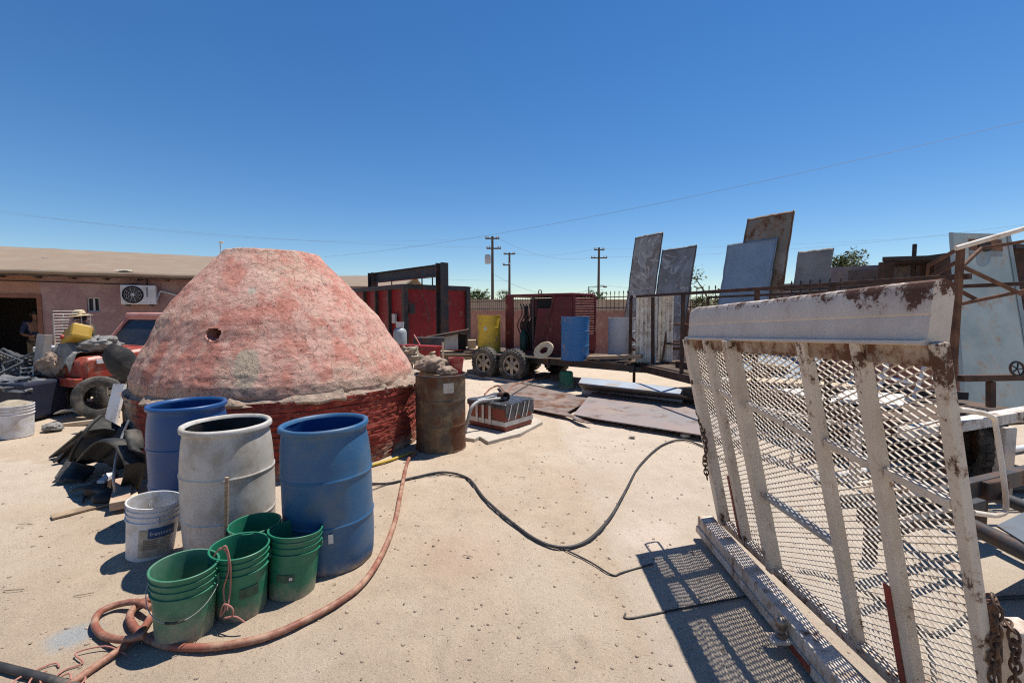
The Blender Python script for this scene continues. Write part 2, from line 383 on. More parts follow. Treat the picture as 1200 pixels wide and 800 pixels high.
c = k.mix(k.rng(n1, .46, .62, 0, .6), c, (.545, .448, .345))
c = k.mix(k.rng(n3, .52, .72, 0, .45), c, (.25, .178, .12))
c = k.mix(k.rng(k.noise(130, 3, .6, k.raw), .56, .70, 0, .5), c, (.62, .53, .42))
c = k.mix(k.rng(n4, .60, .72, 0, .45), c, (.13, .09, .06))
# worn concrete showing through the sand (to the right by the gate, far under the trailers, and at the far left)
e1 = k.math('ADD', xyz[0], k.math('MULTIPLY', n2, .7)); e1 = k.rng(e1, 1.0, 1.12)
yy = k.math('ADD', xyz[1], k.math('MULTIPLY', n2, 1.6)); e2 = k.rng(yy, 8.9, 9.3)
e3 = k.math('MULTIPLY', k.rng(k.math('ADD', xyz[0], k.math('MULTIPLY', n2, .9)), -3.15, -3.35), k.math('MULTIPLY', k.rng(yy, 4.6, 4.8), k.rng(yy, 6.0, 5.8)))
cm = k.math('MAXIMUM', k.math('MAXIMUM', e1, e2), e3)
cm = k.math('MULTIPLY', cm, k.rng(k.noise(1.7, 6, .6, k.raw), .25, .5, .55, 1.))
cc = k.mix(k.rng(n2, .3, .7), (.53, .438, .342), (.47, .382, .295))
cc = k.mix(k.rng(n3, .6, .75, 0, .3), cc, (.25, .2, .15))
c = k.mix(cm, c, cc)
# blue paint spill beside the hose, grey stain
def blot(x, y, r, s=.5):
    v = k.t.nodes.new('ShaderNodeVectorMath'); v.operation = 'DISTANCE'; k.L(k.raw, v.inputs[0]); v.inputs[1].default_value = (x, y, 0)
    return k.math('MULTIPLY', k.rng(k.math('ADD', v.outputs['Value'], k.math('MULTIPLY', n2, r * .9)), r * 1.35, r * .75), s)
p = G(88, 742); c = k.mix(blot(p.x, p.y, .17, .55), c, (.27, .36, .42))
p = G(540, 650); c = k.mix(blot(p.x, p.y, .5, .25), c, (.42, .25, .17))
p = G(765, 628); c = k.mix(blot(p.x, p.y, .36, .75), c, (.60, .49, .40))
p = G(690, 560); c = k.mix(blot(p.x, p.y, .7, .2), c, (.40, .27, .19))
b1 = k.bump(k.noise(16, 9, .72, k.raw), .03, .6); b2 = k.bump(k.noise(85, 6, .8, k.raw), .012, 1., b1)
tag(mb.build('ground', k.out(c, .95, 0, b2, .15)), kind='structure')
# loose pebbles
mb = MB(); rp = random.Random(11)
for i in range(3200):
    Y = 1.7 + 9 * rp.random() ** 1.8; X = rp.uniform(-1.25, 1.0) * Y
    if rp.random() < .35: X = rp.gauss(-.2, .9)
    r = rp.choice((.002, .0025, .003, .003, .004, .0045, .006, .009)) * (1 + .06 * Y)
    mb.sphere((X, Y, gh(X, Y) + r * .25), (r * rp.uniform(.8, 1.5), r, r * .6), 6, 4, Rz(rp.uniform(0, 3)))
tag(mb.build('gravel', mat('pebble_stone', (.40, .31, .23), (.24, .18, .135), 40, .9)), kind='stuff')

# ------------------------------------------------------------------ kiln dome
KC = Vector((-2.93, 6.02, 0))
kiln = T('kiln', 'big pink plastered dome kiln on a round red brick base', 'kiln', KC)
HOLE_A = math.atan2(-1.30, -.02); HOLE_Z = 1.465
prof_d = [(1.60, .80), (1.615, .86), (1.60, .95), (1.55, 1.06), (1.445, 1.24), (1.345, 1.39), (1.235, 1.61), (1.05, 1.85), (.93, 2.0), (.79, 2.15), (.675, 2.27), (.585, 2.37), (.55, 2.415), (.52, 2.43), (.30, 2.428), (.01, 2.425)]
def dome_off(z): return .14 * max(0, min(1, (z - .8) / 1.15)) ** .8
def dome_r(t):
    x = t * (len(prof_d) - 1); i = min(int(x), len(prof_d) - 2); f = x - i
    a, b = prof_d[i], prof_d[i + 1]; return a[0] + (b[0] - a[0]) * f, a[1] + (b[1] - a[1]) * f
nu, nv = 520, 180; vs = []
for j in range(nv + 1):
    r, z = dome_r(j / nv)
    for i in range(nu):
        a = 2 * math.pi * i / nu; dx, dy = math.cos(a), math.sin(a)
        P = Vector((r * dx, r * dy, z)); q = P * 1.0
        ch = (abs(noise.noise(Vector((q.x * 6.0, q.y * 6.0, q.z * 9 + 2)))) - .25)
        d = noise.noise(q * 1.6) * .016 + noise.noise(q * 6.5 + Vector((5, 0, 0))) * .007 - max(0, .05 - abs(ch)) * .05 + noise.noise(q * 17) * .005
        d += noise.noise(Vector((q.x * 2.2, q.y * 2.2, q.z * 11))) * .005
        rr = r + d * min(1, r * 2)
        da = (a - HOLE_A + math.pi) % (2 * math.pi) - math.pi
        hd = math.hypot(da * r / .068, (z - HOLE_Z) / .052) + noise.noise(q * 14) * .25
        if hd < 1.0: rr -= .34 * min(1, (1 - hd) * 9)
        elif hd < 1.5: rr += .014 * (1.5 - hd)
        vs.append((rr * dx - .899 * dome_off(z), rr * dy - .438 * dome_off(z), z + d * .6))
mb = MB(); mb.add(vs, [(j * nu + i, j * nu + (i + 1) % nu, (j + 1) * nu + (i + 1) % nu, (j + 1) * nu + i) for j in range(nv) for i in range(nu)], True)
k = N('pink_limewash'); xyz = k.sep()
n1 = k.noise(1.5, 8, .65, k.raw); n2 = k.noise(5, 9, .7, k.raw, .6); n3 = k.noise(22, 7, .7, k.raw)
streak = k.noise(3.5, 7, .66, k.map((1, 1, .45), k.raw), .8)
c = k.mix(k.rng(n2, .35, .65), (.47, .215, .168), (.42, .17, .128))
c = k.mix(k.rng(streak, .41, .60, 0, .9), c, (.52, .325, .26))
c = k.mix(k.math('MULTIPLY', k.rng(n1, .52, .62), k.rng(n3, .36, .58, .2, .8)), c, (.50, .365, .28))
c = k.mix(k.rng(n3, .60, .74, 0, .35), c, (.36, .12, .085))
low = k.math('MULTIPLY', k.rng(xyz[2], 1.02, .86), k.rng(n2, .34, .52)); c = k.mix(k.math('MULTIPLY', low, .75), c, (.45, .335, .25))
hgt = k.rng(xyz[2], 2.3, 2.43, 0, .5); c = k.mix(k.math('MULTIPLY', hgt, k.rng(n2, .4, .6)), c, (.50, .38, .29))
def kblot(x, y, z, sx, sz, sharp=.25):
    m_ = k.t.nodes.new('ShaderNodeMapping'); m_.inputs['Location'].default_value = (-x / sx, -y / sx, -z / sz); m_.inputs['Scale'].default_value = (1 / sx, 1 / sx, 1 / sz); k.L(k.raw, m_.inputs[0])
    l_ = k.t.nodes.new('ShaderNodeVectorMath'); l_.operation = 'LENGTH'; k.L(m_.outputs[0], l_.inputs[0])
    return k.rng(k.math('ADD', l_.outputs['Value'], k.math('MULTIPLY', n2, .9)), 1.5, 1.5 - sharp)
pp = D(290, 440, 4.55) - KC; c = k.mix(kblot(pp.x, pp.y, pp.z, .13, .40), c, k.mix(n3, (.36, .28, .205), (.46, .36, .27)))
pp = D(296, 345, 5.0) - KC; c = k.mix(kblot(pp.x, pp.y, pp.z, .06, .09), c, (.40, .33, .265))
vd = k.t.nodes.new('ShaderNodeMix'); vd.data_type = 'VECTOR'
dn = k.t.nodes.new('ShaderNodeTexNoise'); dn.inputs['Scale'].default_value = 4; dn.inputs['Detail'].default_value = 6; k.L(k.raw, dn.inputs['Vector'])
va = k.t.nodes.new('ShaderNodeVectorMath'); va.operation = 'MULTIPLY_ADD'; k.L(dn.outputs['Color'], va.inputs[0]); va.inputs[1].default_value = (.5, .5, .35); k.L(k.raw, va.inputs[2])
crack = k.rng(k.voro(4.0, co=va.outputs[0]), .0, .028, 1, 0)
crack = k.math('MULTIPLY', crack, k.rng(n1, .42, .6))
rd = k.math('ABSOLUTE', k.math('SUBTRACT', k.noise(6, 6, .6, k.map((1, 1, 1.8), k.raw), 1.0), .5))
chip = k.math('MULTIPLY', k.rng(rd, .012, .0), k.rng(n3, .42, .6))
crack = k.math('MAXIMUM', chip, k.math('MULTIPLY', crack, .45))
c = k.mix(k.math('MULTIPLY', crack, .6), c, (.17, .075, .055))
fl = k.voro(13, 'F1', va.outputs[0]); b1 = k.bump(n2, .035, .6); b1 = k.bump(fl, .012, .35, b1); b2 = k.bump(n3, .014, .75, b1); b3 = k.bump(k.noise(80, 5, .7, k.raw), .005, .7, b2); b4 = k.bump(crack, -.012, .9, b3)
mb.build('dome', k.out(c, .92, 0, b4, .15), kiln)
# brick base
nu, nv = 560, 90; vs = []; uv = []
RB = 1.66
for j in range(nv + 1):
    z = -.05 + .85 * j / nv
    for i in range(nu + 1):
        a = 2 * math.pi * i / nu; s_ = a * RB
        row = int((z + .05) / .062); fz = ((z + .05 + .006 * noise.noise(Vector((s_ * 3, z * 3, 0)))) / .062) % 1; fx = (s_ / .235 + (row % 2) * .5) % 1
        mort = 1 if (fz < .16 or fx < .07) else 0
        q = Vector((s_ * 5, z * 12, row * 3.3))
        d = noise.noise(Vector((s_ * 2, z * 2, 1))) * .03 + noise.noise(q * 2.2) * .010 - mort * .006 + noise.noise(Vector((s_ * 16, z * 22, 3))) * .008 + noise.noise(Vector((int(s_ / .235 + (row % 2) * .5) * 3.7, row * 5.1, 0))) * .010
        if z > .70: d += .012
        vs.append(((RB + d) * math.cos(a), (RB + d) * math.sin(a), z)); uv.append((s_, z))
mb = MB(); W = nu + 1
mb.add(vs, [(j * W + i, j * W + i + 1, (j + 1) * W + i + 1, (j + 1) * W + i) for j in range(nv) for i in range(nu)], True); mb.uv = uv
k = N('red_painted_brick'); xyz = k.sep()
bt = k.t.nodes.new('ShaderNodeTexBrick'); k.L(k.uvo, bt.inputs['Vector']); bt.inputs['Scale'].default_value = 1
bt.inputs['Brick Width'].default_value = .235; bt.inputs['Row Height'].default_value = .062; bt.inputs['Mortar Size'].default_value = .008; bt.inputs['Mortar Smooth'].default_value = .3
bt.inputs['Color1'].default_value = (.25, .042, .03, 1); bt.inputs['Color2'].default_value = (.19, .034, .025, 1); bt.inputs['Mortar'].default_value = (.15, .045, .033, 1)
n2 = k.noise(6, 9, .7, k.raw); n3 = k.noise(28, 6, .7, k.raw)
c = k.mix(k.rng(n2, .5, .62, 0, .6), bt.outputs['Color'], (.34, .09, .06))
c = k.mix(k.rng(n3, .61, .68, 0, .7), c, (.42, .28, .22))
c = k.mix(k.math('MULTIPLY', k.rng(xyz[2], .22, .05), k.rng(n2, .38, .55)), c, (.36, .25, .18))
bare = k.rng(k.math('ADD', xyz[0], k.math('MULTIPLY', n2, .5)), -.55, -.75); c = k.mix(bare, c, k.mix(k.rng(n2, .35, .6), (.36, .27, .20), (.26, .17, .12)))
b1 = k.bump(n2, .025, .8); b2 = k.bump(n3, .01, .8, b1)
mb.build('brick_base', k.out(c, .9, 0, b2, .15), kiln)
# crumbling cement ledge
nu = 360; vs = []; prof = [(1.56, .895), (1.605, .855), (1.65, .822), (1.685, .80), (1.70, .782), (1.685, .76), (1.60, .74)]
for (r, z) in prof:
    for i in range(nu):
        a = 2 * math.pi * i / nu; q = Vector((math.cos(a) * 5, math.sin(a) * 5, z * 6))
        d = noise.noise(q) * .025 + noise.noise(q * 3.1) * .022 + noise.noise(q * 8) * .012
        if noise.noise(q * .9 + Vector((9, 2, 0))) > .12: d -= .045
        vs.append(((r + d) * math.cos(a), (r + d) * math.sin(a), z + noise.noise(q * 2) * .03))
mb = MB(); mb.add(vs, [(j * nu + i, (j + 1) * nu + i, (j + 1) * nu + (i + 1) % nu, j * nu + (i + 1) % nu) for j in range(len(prof) - 1) for i in range(nu)], True)
M_ledge = N('crumbling_cement'); k = M_ledge; n2 = k.noise(7, 8, .7, k.raw); n3 = k.noise(30, 6, .7, k.raw)
c = k.mix(k.rng(n2, .36, .66), (.44, .34, .26), (.22, .18, .145)); c = k.mix(k.rng(n3, .50, .64, 0, .7), c, (.42, .20, .15))
mb.build('cement_ledge', k.out(c, .95, 0, k.bump(n3, .03, 1.), .1), kiln)

# ------------------------------------------------------------------ gate (ramp of a trailer, folded up)
def post_mat(name, extra):
    k = N(name); z = k.sep()[2]; n1 = k.noise(4, 6, .6); n = k.noise(13, 11, .77); st_ = k.noise(26, 6, .7, k.map((1, 1, .10)))
    c = k.mix(k.rng(n1, .3, .7), (.61, .53, .44), (.51, .435, .35))
    c = k.mix(k.rng(k.noise(3, 8, .7, k.map((1, 1, .25))), .52, .72, 0, .6), c, (.36, .27, .19))
    zone = k.math('MAXIMUM', k.rng(z, 1.30, 1.55, 0, .105), k.rng(z, .34, .18, 0, .06)); v = k.math('ADD', k.math('ADD', k.math('MULTIPLY', n, .8), k.math('MULTIPLY', st_, .2)), k.math('ADD', zone, extra))
    c = k.mix(k.math('MULTIPLY', k.rng(v, .56, .64), k.rng(st_, .36, .6, .15, .8)), c, (.27, .15, .08))
    mk = k.rng(v, .625, .665); c = k.mix(mk, c, k.mix(k.noise(50, 5), (.045, .022, .014), (.14, .06, .03)))
    return k.out(c, k.rng(mk, 0, 1, .55, .9), 0, k.bump(n, .004, .5, k.bump(mk, -.003, .8)), .4)
M_post, M_postr = post_mat('gate_post_paint', .02), post_mat('rustier_gate_post_paint', .06)
M_toprail = mat('scorched_white_paint', (.50, .42, .34), (.36, .27, .2), 3, .6, rust=.55, rs=5, dirt=.8, dc=(.12, .075, .05), ds=5, bump=.35)
GB0, GB1 = D(851, 611, 3.34), D(1183, 914, 1.46)
GT0, GT1 = D(809, 396, 3.44), D(1111, 401, 1.40)
def gp(u, v, o=0.0):
    p = (GB0 * (1 - u) + GB1 * u) * (1 - v) + (GT0 * (1 - u) + GT1 * u) * v
    return p + GN * o
GN = (GB1 - GB0).cross(GT0 - GB0).normalized()
if GN.x > 0: GN = -GN
GW, GH = (GB1 - GB0).length, (GT0 - GB0).length
gate = T('ramp_gate', 'tall rusty cream steel ramp gate with expanded metal mesh, folded upright', 'ramp gate', tuple(gp(.5, 0) * 1) )
gate.location.z = 0.0
def gbar(name, u0, v0, u1, v1, w_, th, m, o=0.0, bev=.004):
    b = MB(); b.bar(gp(u0, v0, o), gp(u1, v1, o), w_, th, GN); return b.build(name, m, gate, world=True, bevel=bev)
us = [0.012, .165, .335, .665, .83, .988]
# mesh
rm_ = random.Random(21); b = MB(); dw, dh = .062, .0285; m_ = dh / dw; W_, H_ = GW, GH
for sgn in (1, -1):
    kk = -int(W_ * m_ / dh) - 2
    for i in range(kk, int(H_ / dh) + int(W_ * m_ / dh) + 3):
        b0 = i * dh
        ts = []
        f = lambda a: b0 + sgn * m_ * a
        a0, a1 = .012 * W_, .975 * W_
        lo, hi = sorted(((0 - b0) / (sgn * m_), (H_ - b0) / (sgn * m_)))
        a0 = max(a0, lo); a1 = min(a1, hi)
        if a1 - a0 > .02:
            ns = max(1, int((a1 - a0) / .28)); js = rm_.uniform(-.0026, .0026); pv = None
            for q_ in range(ns + 1):
                aa = a0 + (a1 - a0) * q_ / ns; bb_ = min(H_, max(0, f(aa) + js))
                sag = noise.noise(Vector((aa * 2.3, bb_ * 2.3, 4))) * .011 + noise.noise(Vector((aa * 7, bb_ * 7, 8))) * .003
                P_ = gp(aa / W_, bb_ / H_, .0012 * sgn - .014 + sag)
                if pv is not None: b.bar(pv, P_, .0036, .0062, GN + Vector((0, 0, .35 * sgn)))
                pv = P_
b.build('mesh_panel', M_creamline, gate, world=True)
for i, u in enumerate(us):
    th_ = (.072, .055, .078, .046, .046, .034)[i]; gbar('upright', u, 0.0, u, 1.0, (.062, .052, .06, .052, .05, .042)[i], th_, M_postr if i == 5 else M_post, th_ / 2 - .011)
gbar('bottom_rail', 0, 0.0, 1, 0.0, .06, .05, M_post, .010)
gbar('top_rail', .02, .972, .97, .972, .075, .030, M_toprail, -.004)
for i in range(5):
    v0 = .775 - .035 * i; 
    gbar('middle_rail', us[i] + .014, .765 - .125 * us[i], us[i + 1] - .014, .765 - .125 * us[i + 1], .034, .03, M_post, .008)
b = MB(); b.tube([gp(.345, .33, .0), gp(.655, .325, .0)], .024, 12); b.build('cross_tube', M_pipegrey, gate, world=True)
gbar('reflector', .15, .02, .15, .33, .022, .006, M_redtape, .047, .001)
gbar('reflector', .812, .03, .812, .33, .030, .006, M_redtape, .039, .001)
# rolled plate along the top
prof = [(.07, .205), (.03, .220), (.006, .212), (-.004, .19), (-.010, .100), (-.007, .094), (-.009, .088), (-.013, .03), (-.016, .010), (-.040, .004), (-.042, -.008), (-.03, -.012), (.05, -.012), (.06, .0)]
b = MB(); nseg = 60; vs = []
for i in range(nseg + 1):
    u = -.005 + .978 * i / nseg; base = gp(u, 1.0); hk = 1.03 - .12 * u 
    for (a, z) in prof:
        end = 1.0 if 0 < i < nseg else .985
        dz = noise.noise(Vector((u * 5, z * 8, 0))) * .006 if z > .15 else 0
        vs.append(base + Vector((GN.x, GN.y, 0)).normalized() * (-a) * end + Vector((0, 0, z * hk * (1.0 if i > 1 else .93) + dz)))
n_ = len(prof)
fs = [(i * n_ + j, i * n_ + (j + 1) % n_, (i + 1) * n_ + (j + 1) % n_, (i + 1) * n_ + j) for i in range(nseg) for j in range(n_)]
fs += [tuple(range(n_))[::-1], tuple(nseg * n_ + j for j in range(n_))]
b.add(vs, fs, True)
k = N('top_plate_paint'); xyz = k.sep()
n1 = k.noise(5, 8, .65); n2 = k.noise(26, 10, .74)
c = k.mix(k.rng(n1, .3, .7), (.60, .52, .435), (.50, .42, .345))
up = k.rng(xyz[2], 1.60, 1.80, -.16, .16)
mk = k.rng(k.math('ADD', k.noise(10, 12, .78), up), .60, .64)
c = k.mix(k.rng(k.math('ADD', n1, up), .5, .7, 0, .5), c, (.36, .25, .17))
c = k.mix(mk, c, k.mix(k.noise(40, 5), (.05, .022, .014), (.13, .05, .026)))
b.build('top_plate', k.out(c, k.rng(mk, 0, 1, .5, .9), 0, k.bump(n2, .004, .5)), gate, world=True, ang=25)
# side handles
for u, yo in ((1.0, -1), (0.0, 1)):
    e = (gp(1, 0) - gp(0, 0)).normalized() * (1 if u else -1)
    zt, zb = .86, .60
    A_, B_ = gp(u, zt if u else .9), gp(u, zb if u else .74)
    pts = [A_, A_ + e * .10, A_ + e * .135 + (B_ - A_) * .1, B_ + e * .135 + (A_ - B_) * .1, B_ + e * .10, B_]
    if u:  # bent outward as in the photograph: towards the trailer
        pts = [D(1124, 480, 1.42), D(1136, 481, 1.47), D(1162, 488, 1.60), D(1168, 505, 1.62), D(1179, 588, 1.58), D(1171, 603, 1.56), D(1152, 602, 1.50), D(1140, 600, 1.465)]
    bb = MB(); bb.tube(catmull(pts, 5), .0085, 10); bb.build('grab_handle', M_cream, gate, world=True)
# bolt holes on the outer post
for v in (.77, .49):
    bb = MB(); bb.lathe([(.017, 0), (.017, .004)], gp(.014, v, .0615), 14, GN.to_track_quat('Z', 'Y').to_matrix(), cap=True); bb.build('bolt_hole', M_rustdk, gate, world=True)
# bumper beam under it
bump_ = T('bumper_beam', 'long cream and rust steel bumper beam on the ground under the mesh gate', 'bumper beam', tuple(G(900, 700, 0)))
e0, e1 = G(829, 604, .165), G(1128, 935, .12)
dirv = (e1 - e0).normalized(); side = Vector((-dirv.y, dirv.x, 0)).normalized()
if side.x > 0: side = -side
b = MB(); b.bar(e0 + side * .02 - Vector((0, 0, .05)), e1 + side * .02 - Vector((0, 0, .05)), .11, .11); b.build('beam', M_cream_rust, bump_, world=True, bevel=.008)
b = MB(); b.bar(e0 + side * .079 - Vector((0, 0, .095)), e1 + side * .079 - Vector((0, 0, .095)), .012, .05); b.build('lower_flange', M_cream_rust, bump_, world=True, bevel=.003)
for t0, t1 in ((.56, .68), (.76, .9)):
    b = MB(); b.bar(e0 + (e1 - e0) * t0 + side * .0865 - Vector((0, 0, .095)), e0 + (e1 - e0) * t1 + side * .0865 - Vector((0, 0, .095)), .003, .035); b.build('red_stripe', M_redtape, bump_, world=True)
hb = G(915, 748, .06); 
b = MB(); b.box(hb + Vector((.06, .0, .0)), (.24, .075, .022), Rz(math.atan2(-side.y, -side.x))); b.build('ball_mount', M_cream_rust, bump_, world=True, bevel=.006)
b = MB(); b.lathe([(.028, .011), (.028, .03), (.016, .034), (.016, .05), (.022, .055), (.03, .072), (.0325, .085), (.029, .102), (.018, .114), (.003, .117)], hb, 20); b.build('hitch_ball', mat('worn_ball_steel', (.35, .32, .28), (.2, .14, .1), 12, .4, metal=.7, rust=.3), bump_, world=True)
def chain(name, pts, label, lk=.052):
    pts = catmull(pts, 10); tot = [0]
    for i in range(len(pts) - 1): tot.append(tot[-1] + (pts[i + 1] - pts[i]).length)
    b = MB(); s_ = 0; n = 0
    while s_ < tot[-1]:
        i = max(j for j in range(len(tot)) if tot[j] <= s_ + 1e-9); i = min(i, len(pts) - 2)
        f = (s_ - tot[i]) / max(1e-6, tot[i + 1] - tot[i]); p = pts[i].lerp(pts[i + 1], f); d = (pts[i + 1] - pts[i]).normalized()
        q = d.to_track_quat('X', 'Z').to_matrix() @ Rx(R(45 + 90 * (n % 2)))
        b.torus(p, lk * .32, lk * .105, q, 14, 7, sx=1.75); s_ += lk * .76; n += 1
    lo = min(pts, key=lambda q: q.z)
    o = b.build(name, M_chain, loc=(lo.x, lo.y, lo.z)); return tag(o, label, 'chain')
chain('hanging_chain', [gp(0.0, .60, .05), D(827, 520, 3.30), D(826, 540, 3.30), D(829, 562, 3.31)], 'short rusty chain hanging from the far edge of the mesh gate', .045)
# rusty hinge posts at the near corner
hp = T('hinge_post', 'heavily rusted gate hinge with round barrel at the near foot of the gate', 'hinge', tuple(G(1160, 850, 0)))
h0 = D(1160, 705, 1.52); h1 = D(1166, 860, 1.50)
b = MB(); b.tube([h0, h1], .022, 14); b.build('hinge_barrel', M_rusty, hp, world=True)
for f0, f1 in ((.25, .42), (.6, .75)):
    b = MB(); b.tube([h0.lerp(h1, f0), h0.lerp(h1, f1)], .027, 14); b.build('hinge_collar', M_rustdk, hp, world=True)
q = D(1192, 738, 1.55)
b = MB(); b.box((q.x + .04, q.y + .03, q.z / 2), (.09, .09, q.z)); b.build('post', M_cream_rust, hp, world=True, bevel=.006)
chain('safety_chain', [D(1160, 700, 1.47), D(1167, 706, 1.44), D(1168, 730, 1.43), D(1165, 790, 1.43), D(1170, 850, 1.43)], 'rusty chain draped over the hinge barrel beside the gate', .042)
chain('loose_chain', [D(1180, 730, 1.50), D(1187, 740, 1.46), D(1190, 770, 1.45), D(1188, 830, 1.45)], 'rusty chain hanging down the rusted cream post at the frame edge', .042)

# ------------------------------------------------------------------ barrels, buckets in front of the kiln
def barrel_profile(h=.93, r=.285):
    p = [(r * .90, 0), (r * .95, .008), (r * .975, .04), (r * .99, .12), (r, .22), (r, .30), (r * 1.001, .303), (r * 1.02, .308), (r * 1.022, .316), (r * 1.001, .321), (r, .324), (r, .40), (r, .52), (r, .593), (r * 1.001, .596), (r * 1.02, .601), (r * 1.022, .609), (r * 1.001, .614), (r * .999, .617), (r * .994, .67), (r * .985, .72), (r * .96, .80), (r * .93, .86), (r * .915, .885), (r * .925, .893), (r * .985, .897), (r * .99, .915), (r * .975, .927), (r * .93, .93), (r * .89, .926), (r * .87, .905)]
    return [(a, z * h / .93) for a, z in p]
def barrel(label, px, py, m, inner, h=.93, fill=.5, tilt=(0, 0), rr=.285):
    base = G(px, py); t = T('barrel', label, 'barrel', base)
    Mx = Rx(tilt[0]) @ Ry(tilt[1]); b = MB(); b.lathe(barrel_profile(h, rr), (0, 0, 0), 72, Mx, .008, px); b.build('shell', m, t, ang=60)
    b = MB(); b.lathe([(rr * .87, h * .973), (rr * .875, h * .95), (rr * .93, h * .86), (rr * .975, h * .7), (rr * .97, fill), (rr * .5, fill - .01), (.001, fill)], (0, 0, 0), 56, Mx); b.build('inner_wall', inner, t)
    return t
barrel('deep blue open barrel standing against the kiln, behind the white bucket', 226, 603, M_blue, M_blue, .95)
barrel('dirty grey white open barrel between the two blue ones, soot black inside', 272, 646, M_greyp, M_blackin, .93)
t = barrel('scuffed lighter blue open barrel at the end of the row near the hose', 389, 652, M_blue2, M_blue, .95, tilt=(0, R(-1.5)), rr=.29)
b = MB(); b.sheet(lambda u, v: (.294 * math.cos(-1.25 + .1 * u), .294 * math.sin(-1.25 + .1 * u), .235 + .06 * v), 3, 3); b.build('paint_mark', M_whitep, t)

def bucket_prof(h=.37, rb=.128, rt=.148):
    w_ = lambda z: rb + (rt - rb) * z / h
    p = [(rb * .93, 0), (rb, .008)]
    p += [(w_(h * .70), h * .70), (w_(h * .70) + .009, h * .705), (w_(h * .72) + .009, h * .722), (w_(h * .73), h * .728),
          (w_(h * .80), h * .80), (w_(h * .80) + .007, h * .805), (w_(h * .82) + .007, h * .82), (w_(h * .83), h * .826),
          (w_(h * .89), h * .89), (w_(h * .89) + .007, h * .895), (w_(h * .91) + .007, h * .91), (w_(h * .92), h * .916),
          (w_(h * .965), h * .965), (rt + .006, h * .968), (rt + .007, h * .995), (rt + .003, h), (rt - .003, h * .995)]
    p += [(rt - .006, h * .95), (rb - .002, .02), (rb * .5, .014), (.001, .014)]
    return p
TILT = {}
def bucket(label, px, py, m, h=.37, name='bucket', tilt=(0, 0), handle=None, rz=0, group=None, rb=.128, rt=.148):
    base = G(px, py); t = T(name, label, 'bucket', base, rz, group)
    Mx = Rx(tilt[0]) @ Ry(tilt[1]); b = MB(); b.lathe(bucket_prof(h, rb, rt), (0, 0, 0), 56, Mx, .0015, px); b.build('shell', m, t); TILT[t.name] = Mx
    rr = rt + .002
    if handle is not None:
        a0, drop, fwd = handle; pts = []
        b = MB()
        for sgn in (-1, 1):
            b = MB(); e = Vector((math.cos(a0) * sgn * rr * .985, math.sin(a0) * sgn * rr * .985, h * .76)); b.box(Mx @ e, (.02, .02, .05), Rz(a0))
            b.build('handle_ear', m, t, bevel=.002)
        for i in range(25):
            q = math.pi * i / 24; c_, s_ = math.cos(q), math.sin(q)
            f_ = Vector((-math.sin(a0), math.cos(a0), 0)) * fwd
            pts.append(Mx @ (Vector((math.cos(a0), math.sin(a0), 0)) * c_ * (rr + .010) + f_ * s_ * (rr + .012) + Vector((0, 0, h * .76 - drop * s_ ** 1.1 ))))
        b = MB(); b.tube(pts, .0022, 6); hd = b.build('bail_handle', M_steelwire, t)
        b = MB(); b.tube([pts[10], pts[11], pts[12], pts[13], pts[14]], .0065, 8); b.build('handle_grip', M_black, hd)
    return t
def cyl_patch(t, name, m, h, rb, rt, a0, a1, z0, z1, o=.003):
    b = MB()
    def f(u, v):
        z = z0 + (z1 - z0) * v; r = rb + (rt - rb) * z / h + o; a = a0 + (a1 - a0) * u
        return TILT[t.name] @ Vector((r * math.cos(a), r * math.sin(a), z))
    b.sheet(f, 16, 4); return b.build(name, m, t)
# white paint bucket
wb = bucket('white plastic paint bucket with torn blue label beside the grey barrel', 176, 648, M_whitep, .39, 'paint_bucket', (R(-1), R(7)), (R(135), -.02, .1), rb=.135, rt=.155)
M_lab = mat('torn_paper_label', (.50, .45, .36), (.42, .36, .27), 12, .8, dirt=.75, dc=(.25, .2, .15), ds=14)
M_labblue = mat('blue_label_print', (.02, .06, .16), (.035, .09, .20), 9, .7, dirt=.3, dc=(.2, .2, .2), ds=12)
lab = cyl_patch(wb, 'label', M_lab, .39, .135, .155, R(-82), R(-10), .04, .235, .0035)
cyl_patch(wb, 'label_band', M_labblue, .39, .135, .155, R(-62), R(0), .175, .245, .005)
vs_, fs_ = text_mesh('frescolor', .040)
b = MB(); hh = .39
def wrap(p, a_c, zc, o=.0075):
    z = zc + p.y; r = .135 + .02 * z / hh + o; a = a_c + p.x / r; return TILT[wb.name] @ Vector((r * math.cos(a), r * math.sin(a), z))
b.add([wrap(p, R(-31), .207) for p in vs_], fs_); b.build('label_lettering', M_whitep, wb)
b = MB()
for i in range(6): b.sheet(lambda u, v, i=i: wrap(Vector((-.055 + .08 * u, -.012 * i - .006 * v, 0)), R(-50), .165, .0055), 6, 1)
b.build('label_print', mat('faded_print', (.22, .17, .12), None, 20, .8), wb)
M_print = mat('worn_black_print', (.03, .055, .04), (.05, .12, .07), 25, .7)
gA = bucket('dusty green bucket with hanging wire handle and faded bottom, inside the hose curve', 217, 742, M_greens, .385, 'bucket', (R(1), R(3)), (R(200), .12, 1), group=None)
gB = bucket('green bucket tied with pink rope, between two other green buckets', 283, 713, M_green, .385, 'bucket', (R(2), R(2)), (R(215), .03, .2), rt=.145)
gC = bucket('green bucket with black soiled inside, leaning against the scuffed blue barrel', 342, 693, M_green, .385, 'bucket', (R(-5), R(3)), (R(15), .02, .2))
gD = bucket('green bucket holding a wooden handled tool, tucked between grey and blue barrels', 302, 681, M_green, .385, 'bucket', (R(1), R(0)), None, rt=.143)
cyl_patch(gB, 'worn_print', M_print, .385, .128, .148, R(-62), R(-22), .14, .20)
cyl_patch(gC, 'worn_print', M_print, .385, .128, .148, R(-105), R(-62), .12, .165)
